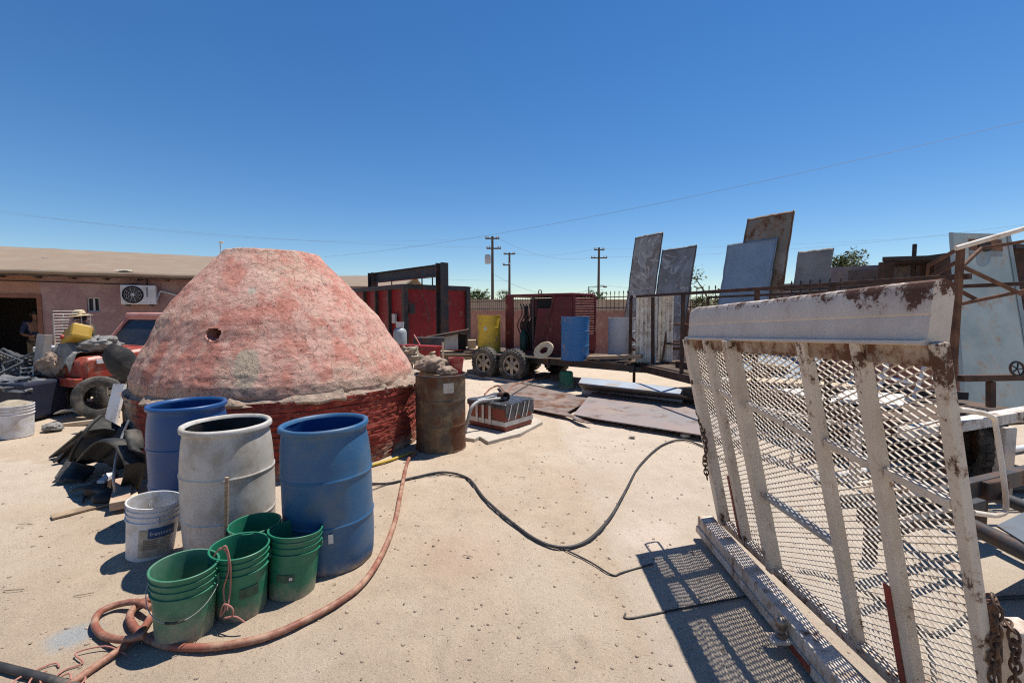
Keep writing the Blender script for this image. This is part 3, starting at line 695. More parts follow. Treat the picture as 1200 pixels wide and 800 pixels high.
for t_, a_ in ((gC, R(-74)),):
    cyl_patch(t_, 'print_square', M_whitep, .385, .128, .148, a_, a_ + R(7), .133, .15, .005)
b = MB(); b.lathe([(.001, .10), (.06, .11), (.10, .15), (.134, .25)], (0, 0, 0), 40, Rx(R(-5)) @ Ry(R(3))); b.build('tar_residue', M_blackin, gC)
# hand tool
h0 = G(263, 689, .01); h1 = D(266, 559, h0.y + .02)
tl = T('hand_tool', 'long wooden tool handle with dark steel socket standing in front of grey barrel', 'tool', h0)
b = MB(); b.tube([h0.lerp(h1, .44), h0.lerp(h1, .7), h1], [.011, .013, .0115], 10); b.build('wooden_handle', M_wood, tl, world=True)
b = MB(); b.tube([h0, h0.lerp(h1, .40), h0.lerp(h1, .46)], [.017, .017, .020], 12); b.build('steel_socket', M_darksteel, tl, world=True)
# pink rope hanging between the green buckets
def P2(px, py, Y): return D(px, py, Y)
ya = G(283, 713).y - .165
rope = MB()
for pts in ([(250, 652), (258, 642), (266, 648), (268, 668), (262, 690), (264, 712), (258, 722)], [(258, 644), (265, 640), (270, 662), (270, 690), (266, 715)], [(258, 722), (262, 708), (272, 712), (272, 722), (262, 724)], [(262, 724), (276, 722), (287, 729)]):
    rope.tube(catmull([P2(x, y, ya - (0 if y < 700 else .03)) for x, y in pts], 6), .0042, 6)
o = rope.build('rope', M_pinkrope, loc=tuple(G(265, 722))); tag(o, 'frayed pink rope knotted and hanging between two green buckets', 'rope')
# rags of pink rope on the sand
rope = MB(); rr_ = random.Random(5)
for (cx, cy) in ((92, 778), (102, 784), (85, 788), (130, 796), (115, 792), (105, 772)):
    p = G(cx, cy, .012); pts = []
    a = rr_.uniform(0, 6)
    for j in range(6): pts.append(p + Vector((math.cos(a) * .05 * j - .1, math.sin(a) * .05 * j - .05, .012 * rr_.random()))); a += rr_.uniform(-.9, .9)
    rope.tube(catmull(pts, 5), .004, 6)
o = rope.build('rope', M_pinkrope, loc=tuple(G(100, 784))); tag(o, 'tangle of pink rope scraps lying on the hose end', 'rope')
# hose
ph = [(478, 540), (470, 575), (463, 610), (447, 650), (425, 683), (395, 706), (360, 725), (320, 743), (280, 753), (238, 758), (195, 756), (165, 742), (152, 722), (165, 706), (186, 701), (196, 706)]
hz = T('hose', 'thick terracotta coloured rubber hose curling across the sand round green buckets', 'hose', G(330, 740))
pts = [G(487, 530, .022)] + [G(x, y, .024) for x, y in ph]
b = MB(); b.tube(catmull(pts, 8), .019, 14); b.build('hose_run', M_hose, hz, world=True)
pts = [G(196, 706, .024), G(190, 722, .06), G(175, 738, .062), G(150, 752, .06), G(126, 748, .03), G(111, 732, .024), G(116, 716, .024), G(140, 707, .024), G(162, 706, .03)]
pts = [G(170, 744, .068), G(143, 749, .05), G(121, 744, .028), G(111, 731, .024), G(117, 717, .024), G(138, 708, .024), G(160, 705, .045), G(178, 712, .05)]
b = MB(); b.tube(catmull(pts, 8), .0175, 14); b.build('hose_loop', M_hose, hz, world=True)
pts = [G(178, 720, .026), G(166, 738, .03), G(145, 757, .025), G(118, 776, .022), G(90, 796, .022), G(60, 818, .022)]
b = MB(); b.tube(catmull(pts, 8), .0175, 14); b.build('hose_end', M_hose, hz, world=True)
o = MB(); o.tube([G(-60, 765, .02), G(60, 796, .02), G(100, 808, .02)], .019, 12); o = o.build('pipe', M_cable, loc=tuple(G(40, 792))); tag(o, 'straight black pipe lying at the very bottom corner by rope scraps', 'pipe')
o = MB(); o.tube([G(425, 548, .018), G(460, 538, .018), G(483, 530, .018)], .016, 10); o = o.build('pipe', M_yellowrod, loc=tuple(G(455, 540))); tag(o, 'yellow plastic pipe lying on the sand between blue barrel and kiln', 'pipe')
# cables
def cable(pts, r, label, name='cable', m=M_cable, n=8):
    pts = [G(x, y, r * .9 + .002) for x, y in pts]; c_ = pts[len(pts) // 2]
    b = MB(); b.tube(catmull(pts, 8), r, n); return tag(b.build(name, m, loc=tuple(c_)), label, 'cable')
cable([(430, 566), (455, 566), (490, 558), (520, 553), (548, 560), (568, 584), (600, 612), (632, 634), (662, 641), (690, 632), (715, 606), (733, 575), (750, 545), (775, 522), (800, 515), (826, 524), (850, 540)], .012, 'thick black cable looping across the sand from barrel to gate')
cable([(432, 575), (470, 563), (520, 556), (552, 561)], .0045, 'thin black wire running beside the thick cable near the barrel')
cable([(655, 640), (690, 657), (717, 673), (730, 670), (765, 660)], .0055, 'thin black wire bent in a corner on pale concrete')
cable([(733, 718), (738, 724), (800, 712), (865, 700), (890, 697)], .0055, 'thin straight dark wire crossing the shadow of the gate')
for i, pts in enumerate(([(1040, 800), (1052, 760), (1062, 735), (1048, 708), (1020, 690), (995, 685)], )):
    cable([(1100, 880), (1096, 800), (1088, 755), (1072, 735), (1046, 712), (1010, 690), (960, 672), (935, 668)], .010, 'black cable on concrete seen through the lower mesh of the gate')
cable([(1060, 722), (1100, 742), (1150, 708), (1175, 700), (1240, 698)], .012, 'black cable crossing the concrete behind the near gate post')

# ------------------------------------------------------------------ old drum, taped box, small bucket, plates
base = G(517, 524)
dr = T('oil_drum', 'scorched rusty oil drum standing at the corner of the kiln, full of rags', 'drum', base)
def drum_prof(r=.295, h=.88):
    return [(r * .98, 0), (r * 1.015, .004), (r * 1.015, .018), (r, .024), (r, .03), (r, h * .16), (r, h * .31), (r, h * .322), (r * 1.018, h * .333), (r * 1.018, h * .345), (r, h * .356), (r, h * .37), (r, h * .5), (r, h * .64), (r, h * .652), (r * 1.018, h * .663), (r * 1.018, h * .675), (r, h * .686), (r, h * .70), (r, h * .85), (r, h - .03), (r, h - .022), (r * 1.02, h - .016), (r * 1.02, h), (r * .97, h), (r * .965, h - .02), (r * .96, h * .6)]
b = MB(); b.lathe([(a, z) for a, z in drum_prof(.305, .93)], (0, 0, 0), 72, None, .005, 3); b.build('shell', M_olddrum, dr)
b = MB(); b.lathe([(.295, .86), (.15, .89), (.001, .90)], (0, 0, 0), 30, None, .01, 2); b.build('contents', M_rubble, dr)
b = MB(); b.sheet(lambda u, v: (.309 * math.cos(R(-75) + R(24) * u), .309 * math.sin(R(-75) + R(24) * u), .73 + .12 * v), 6, 2); b.build('paper_label', M_greyp, dr)
b = MB(); b.torus((0, 0, .925), .309, .011, None, 40, 8); b.build('rim', M_darksteel, dr)
def lump(c, r, seed, name, m, label, cat, fold=.35, n=40, k2=22):
    b = MB(); vs = []; c = Vector(c); r = Vector(r)
    for j in range(k2 + 1):
        ph_ = math.pi * j / k2
        for i in range(n):
            t_ = 2 * math.pi * i / n; d = Vector((math.sin(ph_) * math.cos(t_), math.sin(ph_) * math.sin(t_), -math.cos(ph_)))
            q = 1 + fold * (noise.noise(d * 1.7 + Vector((seed, 0, 0))) + .6 * noise.noise(d * 4 + Vector((0, seed, 0)))) + fold * .25 * noise.noise(d * 10)
            p = Vector((d.x * r.x * q, d.y * r.y * q, max(-r.z * .92, d.z * r.z * q))); vs.append(c + p)
    b.add(vs, [(j * n + i, j * n + (i + 1) % n, (j + 1) * n + (i + 1) % n, (j + 1) * n + i) for j in range(k2) for i in range(n)], True)
    o = b.build(name, m, loc=(c.x, c.y, c.z - r.z)); return tag(o, label, cat) if label else o
q = base + Vector((-.10, -.02, 1.035)); lump(q, (.19, .14, .105), 4, 'rag_heap', M_rag, 'brown cement stiffened rag heaped on the rusty oil drum', 'rags', .28)
q = base + Vector((.10, -.16, .975)); lump(q, (.12, .08, .06), 8, 'folded_rag', M_rag, 'small grey folded rag at the front edge of the rusty drum', 'rags', .3)
t = T('bucket', 'small red bucket standing on top of the rusty oil drum', 'bucket', base + Vector((.19, .05, .90)))
b = MB(); b.lathe(bucket_prof(.22, .072, .092), (0, 0, 0), 36); b.build('shell', M_redplastic, t)
# concrete slab + taped box
sp = [(520, 512), (556, 518), (562, 515), (572, 521), (610, 511), (636, 497), (600, 480), (548, 488)]
pts = [G(x, y, .0) for x, y in sp]
b = MB(); b.prism([(p.x, p.y) for p in pts], -.03, .045); o = b.build('concrete_slab', M_conc, loc=None, bevel=.006); tag(o, 'broken concrete slab on the sand under the red taped box', 'slab')
bx0 = G(592, 506, .05); e1 = (G(546, 496, .05) - bx0); e2 = (G(622, 491, .05) - bx0)
e1 = e1.normalized() * .70; e2 = Vector((e1.y, -e1.x, 0)).normalized() * .62
if e2.y < 0: e2 = -e2
hB = .36; ctr = bx0 + (e1 + e2) / 2; Mb = Matrix((e1.normalized(), e2.normalized(), Vector((0, 0, 1)))).transposed()
bx = T('taped_box', 'red metal box covered with black plastic film and silver tape on slab', 'box', (ctr.x, ctr.y, .045))
L1, L2 = e1.length, e2.length
b = MB(); b.box(ctr + Vector((0, 0, hB / 2)), (L1, L2, hB), Mb); b.build('body', M_redbox, bx, world=True, bevel=.02)
# wrinkled plastic on top and the right side
b = MB()
def film(u, v):
    x = -L1 / 2 - .012 + (L1 + .024) * v
    if u < .55: y = L2 / 2 - (L2 + .01) * (u / .55); z = hB + .012
    else: y = -L2 / 2 - .012; z = hB + .01 - .06 * (u - .55) / .45
    d = noise.noise(Vector((x * 9, y * 9, z * 9))) * .014
    return ctr + Mb @ Vector((x, y, z + d)) if u < .55 else ctr + Mb @ Vector((x, y - abs(d), z - (.05 * abs(noise.noise(Vector((x * 14, 2, 0)))) if u > .95 else 0)))
b.sheet(film, 24, 30)
def film2(u, v):
    y = -L2 / 2 - .01 + (L2 + .02) * u; z = hB + .008 - (.20 + .07 * noise.noise(Vector((y * 8, 0, 0)))) * v
    return ctr + Mb @ Vector((-L1 / 2 - .012 - .012 * abs(noise.noise(Vector((y * 16, z * 6, 1)))), y, z))
b.sheet(film2, 30, 10); b.build('plastic_cover', M_plasticfilm, bx, world=True, solid=.003)
for zz, w_ in ((.10, .065),):
    b = MB(); b.box(ctr + Vector((0, 0, zz)), (L1 + .012, L2 + .012, w_), Mb); b.build('tape_band', M_tape, bx, world=True)
for xx in (.17, .05, -.08):
    b = MB(); b.box(ctr + Mb @ Vector((xx, -L2 / 2 - .016, hB * .55)), (.042, .004, hB * .72), Mb); b.build('tape_strip', M_tape, bx, world=True)
    b = MB(); b.box(ctr + Mb @ Vector((xx, -.12, hB + .026)), (.042, .36, .003), Mb); b.build('tape_strip', M_tape, bx, world=True)
for i, yy_ in enumerate((-.2, -.05, .1, .2)):
    b = MB(); b.bar(ctr + Mb @ Vector((-L1 / 2 - .026, yy_, hB)), ctr + Mb @ Vector((-L1 / 2 - .026, yy_ - .07, hB * .42)), .018, .004, Mb @ Vector((1, 0, 0))); b.build('tape_strip', M_tape, bx, world=True)
top = ctr + Vector((0, 0, hB))
Yd = bx0.y + .02
b = MB(); b.tube(catmull([D(545, 506, Yd - .05), D(549, 489, Yd - .02), D(553, 477, Yd), D(562, 470, Yd + .1), D(578, 468, Yd + .2), D(597, 466, Yd + .3)], 7), .024, 12)
tag(b.build('duct_hose', M_pipegrey, loc=tuple(ctr)), 'grey flexible hose draped over the red taped box', 'hose')
b = MB(); Mp = Rx(R(78)) @ Matrix.Identity(3)
pc = top + Mb @ Vector((-.12, -.08, .075)); ax = (Mb @ Vector((-1, -.5, .1))).normalized().to_track_quat('Z', 'Y').to_matrix()
b.lathe([(.055, -.10), (.055, .08), (.062, .08), (.062, .10), (.046, .10), (.046, -.05), (.001, -.05)], pc, 24, ax); b.build('filler_pipe', M_rustdk, bx, world=True)
b = MB(); b.tube(catmull([G(568, 462, .3), G(575, 455, .32), G(585, 452, .36), G(594, 460, .28), G(600, 452, .28), G(615, 447, .20), G(640, 441, .03)], 7), .016, 8)
tag(b.build('hose', M_hose, loc=tuple(G(600, 455))), 'thin reddish hose curled behind the red taped box', 'hose')
gE = T('bucket', 'small green ribbed bucket upside down on the ground before the blue drum', 'bucket', G(663.5, 455))
b = MB(); b.lathe([(z_r, z) for z_r, z in ((.15, 0), (.158, .004), (.158, .03), (.15, .034), (.146, .1), (.140, .26), (.146, .265), (.146, .28), (.138, .285), (.132, .37), (.12, .378), (.001, .378))], (0, 0, 0), 40); b.build('shell', M_green, gE)
b = MB()
for i in range(14):
    a = 2 * math.pi * i / 14; b.bar((.152 * math.cos(a), .152 * math.sin(a), .03), (.138 * math.cos(a), .138 * math.sin(a), .36), .012, .012)
b.build('ribs', M_green, gE)
# steel plates lying on the ground
def gplate(pix, z, th, m, label, name='steel_plate', warp=.02):
    pts = [G(x, y, z) for x, y in pix]; c_ = sum(pts, Vector()) / len(pts)
    b = MB(); b.prism([(p.x - c_.x, p.y - c_.y) for p in pts], 0, th); o = b.build(name, m, bevel=.003)
    o.location = (c_.x, c_.y, z); o.rotation_euler = (R(random.uniform(-.3, .3)), R(random.uniform(-.2, .2)), 0)
    return tag(o, label, 'plate')
M_plateA = mat('plate_rust_pink', (.22, .175, .155), (.15, .13, .12), 1.6, .7, metal=.1, rust=.45, rs=2, dirt=.5, dc=(.30, .20, .15), ds=3, bump=.2)
M_plateB = mat('plate_scraped_paint', (.27, .19, .17), (.21, .20, .20), 1.3, .65, metal=.1, rust=.22, rs=2.5, dirt=.55, dc=(.27, .22, .18), ds=2, bump=.2, scratch=.4)
M_plateG = mat('plate_grey', (.22, .21, .205), (.22, .18, .16), 2, .6, metal=.25, rust=.3, rs=3, dirt=.4, bump=.2)
gplate([(583, 452), (601, 448), (660, 460), (720, 472), (728, 477), (700, 476), (690, 470), (664, 484), (694, 497), (680, 495), (668, 489), (600, 475)], .055, .014, M_plateA, 'long notched rust brown steel plate lying behind the red taped box')
gplate([(694, 460), (720, 459), (838, 470), (868, 476), (872, 518), (826, 511), (698, 491), (672, 486)], .075, .016, M_plateB, 'large scraped red and grey steel plate reaching towards the gate')
st = T('metal_strip', 'long folded pale blue metal strip with grey sloping front, behind the ground plates', 'metal strip', tuple(G(740, 458)))
q4 = [G(678, 449, .31), G(797, 462, .31), G(800, 455, .34), G(682, 442, .34)]
b = MB(); b.plate(q4, .01); b.build('top_face', M_lightblue, st, world=True)
b = MB(); b.plate([G(684, 458, .02), G(838, 476, .02), q4[1] - Vector((0, 0, .004)), q4[0] - Vector((0, 0, .004))], .008); b.build('front_face', M_plateG, st, world=True)
b = MB(); b.plate([q4[3], q4[2], Vector((*q4[2].xy, 0)), Vector((*q4[3].xy, 0))], .008); b.build('back_face', M_lightblue, st, world=True)
gplate([(548, 433), (560, 431), (670, 452), (640, 456), (590, 447), (548, 441)], .0, .06, M_conc, 'low concrete kerb strip in front of the trailer wheels', 'kerb')
for x, y in ((806, 509), (799, 511), (700, 476), (690, 478)):
    pass
b = MB()
rs_ = random.Random(2)
lump(G(803, 510, .03), (.07, .05, .03), 3, 'concrete_chunk', M_conc, 'pale chunk of concrete at the near edge of the large plate', 'rubble', .3, 18, 10)
lump(G(741, 511, .02), (.045, .035, .02), 5, 'stone', M_conc, 'small pale stone on the sand below the plates', 'stone', .3, 16, 8)

# ------------------------------------------------------------------ yard wall with spear fence
WT = Vector((.447, -.894, 0)); WN = Vector((-.894, -.447, 0)); WP = Vector((4.3, 14.0, 0))
def wp(s, n=0, z=0): return WP + WT * s + WN * n + Vector((0, 0, z))
W0, W1, W2, W3 = Vector((-4.5, 28.2, 0)), wp(-1.5), wp(6.2), Vector((15, 8.0, 0))
wl = T('yard_wall', 'low pink plastered yard wall topped by a black spear fence', 'wall', tuple(W1))
for a, b_, nm in ((W0, W1, 1), (W1, W2, 2), (W2, W3, 3)):
    d = (b_ - a).normalized(); b = MB(); b.bar(a + Vector((0, 0, .83)), b_ + Vector((0, 0, .83)), .18, 1.66); b.build('wall_run', M_pinkwall, wl, world=True)
    b = MB(); b.bar(a + Vector((0, 0, 1.69)), b_ + Vector((0, 0, 1.69)), .24, .05); b.build('coping', M_pinkwall, wl, world=True)
    b = MB(); L_ = (b_ - a).length
    for z in (1.80, 2.16): b.bar(a + Vector((0, 0, z)), b_ + Vector((0, 0, z)), .03, .03)
    x = .1
    while x < L_:
        p = a + d * x
        b.bar(p + Vector((0, 0, 1.715)), p + Vector((0, 0, 2.27)), .016, .016)
        b.lathe([(.009, 2.27), (.024, 2.275), (.010, 2.295), (.022, 2.315), (.001, 2.37)], (p.x, p.y, 0), 5); x += .2
    b.build('spear_fence', M_iron, wl, world=True)

# leaning metal sheets
def sheet_panel(label, s0, s1, ztop, m, foot=.42, behind=.2, frame=M_darksteel, off=0, fr=.03):
    c0 = wp((s0 + s1) / 2, foot); t = T('metal_sheet', label, 'metal sheet', tuple(c0))
    a, b_, c_, d = wp(s0, foot + off), wp(s1, foot + off), wp(s1, -behind + off, ztop), wp(s0, -behind + off, ztop)
    n_ = (b_ - a).cross(d - a).normalized(); sd_ = s0 * 3.7
    def pf(u, v):
        wv = noise.noise(Vector((u * 1.6 + sd_, v * 3, 0))) * .035 + noise.noise(Vector((u * 4 + sd_, v * 8, 5))) * .010
        e_ = noise.noise(Vector((v * 14, sd_, 1))) * .012 * (1 if u > .97 or u < .03 else 0)
        return a.lerp(b_, u + e_).lerp(d.lerp(c_, u + e_), v + (noise.noise(Vector((u * 9, sd_, 3))) * .006 if v > .98 else 0)) + n_ * (wv + .006)
    b = MB(); b.sheet(pf, 20, 44); b.build('panel', m, t, world=True, solid=.012)
    b = MB(); n_ = (b_ - a).cross(d - a).normalized()
    for (u0, v0, u1, v1) in ((0.02, 0, .02, 1), (.98, 0, .98, 1), (.02, .99, .98, .99)):
        b.tube([pf(u0 + (u1 - u0) * i / 14, v0 + (v1 - v0) * i / 14) for i in range(15)], .017, 6)
    b.build('edge_frame', frame, t, world=True, bevel=.003)
    return t
def streaky(name, base, line, dk):
    k = N(name); n1 = k.noise(1.3, 8, .6, None, 1.2)
    ln = k.math('ABSOLUTE', k.math('SUBTRACT', k.noise(.9, 7, .55, None, .8), .5)); lm = k.rng(ln, 0, .014, .7, 0)
    c = k.mix(k.rng(n1, .35, .65), base, dk); c = k.mix(lm, c, line); c = k.mix(k.rng(k.noise(2.5, 9, .7), .60, .72, 0, .5), c, (.16, .085, .05))
    return k.out(c, .55, .05, k.bump(k.noise(8, 5, .5), .01, .3))
M_str1 = streaky('stained_dark_sheet', (.34, .325, .30), (.58, .55, .50), (.20, .16, .13))
M_str2 = streaky('stained_slate_sheet', (.25, .255, .265), (.50, .49, .47), (.17, .15, .13))
M_bluesh = mat('blue_grey_sheet', (.27, .325, .39), (.22, .28, .34), 1.5, .45, metal=.15, dirt=.35, dc=(.17, .2, .23), ds=2, bump=.06, bs=10)
M_rustsh = mat('rust_stained_sheet', (.32, .29, .24), (.12, .09, .065), 1.5, .6, metal=.2, rust=.5, rs=1.6, dirt=.4, dc=(.33, .30, .2), ds=1.5, bump=.2)
sheet_panel('tallest stained dark metal sheet beside a slightly shorter one, left of blue sheet', -1.10, .12, 4.06, M_str1)
sheet_panel('stained slate metal sheet, slightly shorter, leaning right of the tall dark one', .16, 1.45, 3.50, M_str2, off=.05)
sheet_panel('plain blue grey metal sheet leaning before a taller rusty one', 2.45, 3.78, 3.37, M_bluesh, off=.10, frame=M_galv)
sheet_panel('tall rust stained metal sheet standing behind the plain blue one', 2.85, 4.05, 3.95, M_rustsh, behind=.26, frame=M_rusty)
M_esh = mat('grey_beige_sheet', (.27, .255, .235), (.20, .185, .17), 1.8, .6, metal=.1, dirt=.4, dc=(.12, .10, .085), ds=1.4, bump=.15)
sheet_panel('short beige grey metal sheet leaning alone on the fence near a small tree', 4.2, 4.95, 3.0, M_esh, frame=M_esh)
a, b_, c_, d = Vector((6.95, 7.0, 0)), Vector((8.15, 7.05, 0)), D(1180, 275, 7.95), D(1113, 273, 7.95)
t = T('metal_sheet', 'tall pale green sheet with a patched hole leaning behind the rusty rack', 'metal sheet', (7.5, 7.1, 0))
b = MB(); b.plate([a, b_, c_, d], .015); b.build('panel', M_pale, t, world=True)
def fp(u, v, o=0): return a.lerp(b_, u).lerp(d.lerp(c_, u), v) + (b_ - a).cross(d - a).normalized() * o
b = MB(); b.plate([fp(.30, .90, .018), fp(.86, .90, .018), fp(.86, .965, .018), fp(.30, .965, .018)], .01); b.build('patch', M_rusty, t, world=True)
b = MB(); b.lathe([(.12, 0), (.12, .012)], fp(.55, .93, .030), 20, (b_ - a).cross(d - a).normalized().to_track_quat('Z', 'Y').to_matrix(), cap=True); b.build('vent_hole', M_dark, t, world=True)
b = MB()
for p, q in ((a, d), (b_, c_)): b.bar(p + Vector((0, -.02, 0)), q + Vector((0, -.02, 0)), .05, .03)
b.build('edge_frame', M_pale, t, world=True)

# ------------------------------------------------------------------ trailer with compressor and drums
def wheel(parent, c, r, w_, axis_M, rim_m=M_chrome, spokes=6):
    b = MB(); h = w_ / 2
    b.lathe([(r * .60, -h * .8), (r * .70, -h * .95), (r * .88, -h), (r * .965, -h * .8), (r, -h * .45), (r, h * .45), (r * .965, h * .8), (r * .88, h), (r * .70, h * .95), (r * .60, h * .8), (r * .58, 0), (r * .60, -h * .8)], c, 40, axis_M)
    for i in range(30):
        a = 2 * math.pi * i / 30
        for z in (-.55, 0, .55): b.box(Vector(c) + axis_M @ Vector((r * math.cos(a), r * math.sin(a), z * h)), (.014, r * .12, h * .45), axis_M @ Rz(a))
    ty = b.build('tyre', M_tyre, parent)
    b = MB(); b.lathe([(r * .62, h * .80), (r * .60, h * .86), (r * .55, h * .8), (r * .53, h * .3)], c, 36, axis_M)
    for i in range(spokes):
        a = 2 * math.pi * (i + .5) / spokes
        b.bar(Vector(c) + axis_M @ Vector((r * .15 * math.cos(a), r * .15 * math.sin(a), h * .62)), Vector(c) + axis_M @ Vector((r * .56 * math.cos(a), r * .56 * math.sin(a), h * .55)), r * .22, .02, axis_M @ Vector((0, 0, 1)))
    b.lathe([(r * .22, h * .5), (r * .22, h * .66), (r * .14, h * .72), (r * .12, h * .78), (.001, h * .78)], c, 24, axis_M)
    b.build('rim', rim_m, parent)
    b = MB(); b.lathe([(r * .55, h * .1), (r * .55, h * .25), (.001, h * .25)], c, 24, axis_M); b.build('brake_drum', M_rustdk, parent)
TA = math.atan2(-.62, .78); TO = Vector((-.30, 11.30, 0))
tr = T('tandem_trailer', 'old tandem axle flat trailer carrying a dark red engine housing and drums', 'trailer', tuple(TO), TA)
for x in (-.45, .45):
    for y, sg in ((-.02, -1), (1.86, 1)):
        e = bpy.data.objects.new('wheel', None); COL.objects.link(e); e.parent = tr; e.location = (x, y, .395); e.empty_display_size = .1
        wheel(e, (0, 0, 0), .395, .24, Rx(R(90)) if sg < 0 else Rx(R(-90)))
b = MB()
for y in (.25, 1.6): b.box((.9, y, .52), (5.0, .1, .14))
for x in (-1.5, -.6, .3, 1.2, 2.1, 3.3): b.box((x, .92, .52), (.08, 1.26, .1))
b.build('chassis', M_darksteel, tr, bevel=.006)
b = MB(); b.box((.85, .92, .605), (4.9, 1.75, .03)); b.build('deck', M_darkwood, tr)
b = MB(); b.box((.2, .03, .60), (2.4, .1, .02)); b.box((1.42, .03, .5), (.02, .1, .2)); b.build('fender', M_darksteel, tr)
b = MB(); b.bar((3.3, .3, .5), (4.6, .92, .47), .09, .1); b.bar((3.3, 1.55, .5), (4.6, .92, .47), .09, .1); b.build('tow_tongue', M_darksteel, tr, bevel=.005)
b = MB(); b.box((4.5, .92, .25), (.07, .07, .5)); b.build('jack_stand', M_rustdk, tr)
b = MB()
for y in (.0, .92): b.tube([(-.45, y - .1, .395), (-.45, y + 1.0, .395)], .04, 8); b.tube([(.45, y - .1, .395), (.45, y + 1.0, .395)], .04, 8)
b.build('axle', M_rustdk, tr)
# engine housing (resting on the trailer: a thing of its own)
eo = TO + Rz(TA) @ Vector((.62, .72, .62))
eh = T('engine_housing', 'dark red louvered engine housing with open side and hoses', 'engine', tuple(eo), TA)
Lh, Wh, Hh = 2.05, 1.1, 1.50     # local: x -1.02..1.02, y 0..1.1
b = MB(); b.box((0, Wh / 2, .04), (Lh, Wh, .08)); b.box((0, Wh - .01, Hh / 2), (Lh - .04, .02, Hh - .16)); b.build('base_frame', M_dkred, eh)
b = MB(); b.prism([(-1.03, 0), (1.02, 0), (1.02, 0)][:2] + [(1.02, Wh), (-1.03, Wh)], Hh - .07, Hh); b.build('roof_panel', M_dkred, eh, bevel=.02)
b = MB(); b.box((-.89, 0, .08 + .68), (.26, .025, 1.34)); b.build('side_panel', M_dkred, eh)
b = MB(); b.prism([(-.13, .09), (1.0, .09), (1.0, 1.42), (.42, 1.42), (.42, 1.14), (.02, 1.14)], -.012, .012, Rx(R(90))); b.build('side_panel', M_dkred, eh)
b = MB(); b.box((-.14, .02, .75), (.05, .04, 1.35)); b.build('side_post', M_darksteel, eh)
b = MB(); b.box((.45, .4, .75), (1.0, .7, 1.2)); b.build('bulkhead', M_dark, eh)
b = MB(); b.box((-.45, .5, .45), (.5, .5, .7)); b.lathe([(.12, 0), (.12, .5)], (-.35, .3, .8), 16, Ry(R(90)), cap=True); b.tube([(-.5, .2, 1.2), (-.5, .25, .2)], .06, 10); b.build('engine_block', M_rustdk, eh, bevel=.01)
b = MB()
for i in range(5):
    x = -.6 + i * .09; b.tube(catmull([(x, .1, 1.25), (x + .1, .02, 1.0), (x - .05, .03, .7), (x + .08, .04, .4), (x + .05, .1, .12)], 6), .014 + .004 * (i % 2), 6)
b.build('hoses', M_black, eh)
b = MB(); b.lathe([(.09, 0), (.1, .05), (.1, .4), (.05, .46), (.03, .5)], (-.45, .02, .08), 16); b.build('filter_canister', mat('dark_green_paint', (.012, .05, .03), None, 5, .5), eh)
b = MB(); b.tube([(-.1 + .35 * math.cos(0), .3, 1.3), (.2, .3, 1.3)], .09, 12); b.build('muffler', M_rustdk, eh)
# louvers on the right end and along the side
b = MB(); b.box((1.0, Wh / 2, .75), (.02, Wh - .1, 1.3)); b.build('end_backing', M_dark, eh)
b = MB()
for i in range(15):
    z = .5 + i * .062; b.bar((1.02, .08, z), (1.02, Wh - .08, z), .05, .012, (-.8, 0, .6))
b.build('louver_grille', mat('pale_red_louvers', (.40, .17, .15), (.26, .08, .07), 6, .5, rust=.3), eh)  # louvers in a paler red than the housing panels
b = MB()
for y in (.03, Wh - .03): b.box((1.02, y, .75), (.05, .06, 1.36))
b.box((1.02, Wh / 2, .28), (.045, Wh, .38)); b.build('end_frame', M_dkred, eh, bevel=.005)
b = MB(); b.torus((-.1, .25, Hh + .05), .05, .012, Rx(R(90))); b.build('lifting_eye', M_rustdk, eh)
b = MB(); b.tube([(.52, -.04, 1.42), (.1, -.14, .06)], .012, 8); b.build('strap', M_rusty, eh)
# drums on the trailer
def drum(label, lx, ly, m, h=.9, r=.29, name='oil_drum', z=.62):
    p = TO + Rz(TA) @ Vector((lx, ly, z)); t = T(name, label, 'drum', tuple(p))
    b = MB(); b.lathe(drum_prof(r, h)[:-1] + [(r * .96, h - .03), (.001, h - .03)], (0, 0, 0), 56, None, 0, lx); b.build('shell', m, t)
    b = MB(); b.lathe([(.035, h - .03), (.035, h - .012), (.001, h - .012)], (r * .6, 0, 0), 14); b.build('bung', M_darksteel, t)
    return t
drum('blue steel drum on the trailer in front of the red engine housing', 2.06, .12, M_blued, .95, .305)
drum('grey steel drum on the trailer, right of the blue one', 2.72, 1.05, M_greyd, .92, .30, z=.625)
yd = drum('yellow steel drum standing at the rear of the trailer above the wheels', -.72, .42, M_yellowd, .96, .30)
b = MB(); b.sheet(lambda u, v: (.304 * math.cos(R(-112) + R(14) * u), .304 * math.sin(R(-112) + R(14) * u), .58 + .09 * v), 4, 2); b.build('paint_patch', M_whitep, yd)
p = TO + Rz(TA) @ Vector((1.33, .02, .62))
ct = T('cut_plastic_dish', 'cream coloured cut plastic dish with a round hole, propped on the trailer', 'dish', tuple(p), TA)
b = MB(); b.lathe([(.10, .02), (.14, .0), (.22, .03), (.235, .06), (.22, .075), (.14, .05), (.10, .06), (.10, .02)], (0, 0, .17), 30, Rx(R(72)) @ Rz(.4), .02, 4, (1.15, .8)); b.build('dish', mat('cream_plastic', (.66, .56, .36), None, 6, .5, dirt=.3), ct)
def tplank(label, x0, y0, z0, x1, y1, z1, w_, h_, m, cat='plank', name='plank'):
    a, b_ = TO + Rz(TA) @ Vector((x0, y0, z0)), TO + Rz(TA) @ Vector((x1, y1, z1)); b = MB(); b.bar(a, b_, w_, h_)
    c_ = (a + b_) / 2; return tag(b.build(name, m, loc=(c_.x, c_.y, min(z0, z1)), bevel=.005), label, cat)
tplank('thick weathered board lying on the trailer deck right of the blue drum', 2.38, .15, .69, 3.5, .35, .77, .28, .07, M_wood)
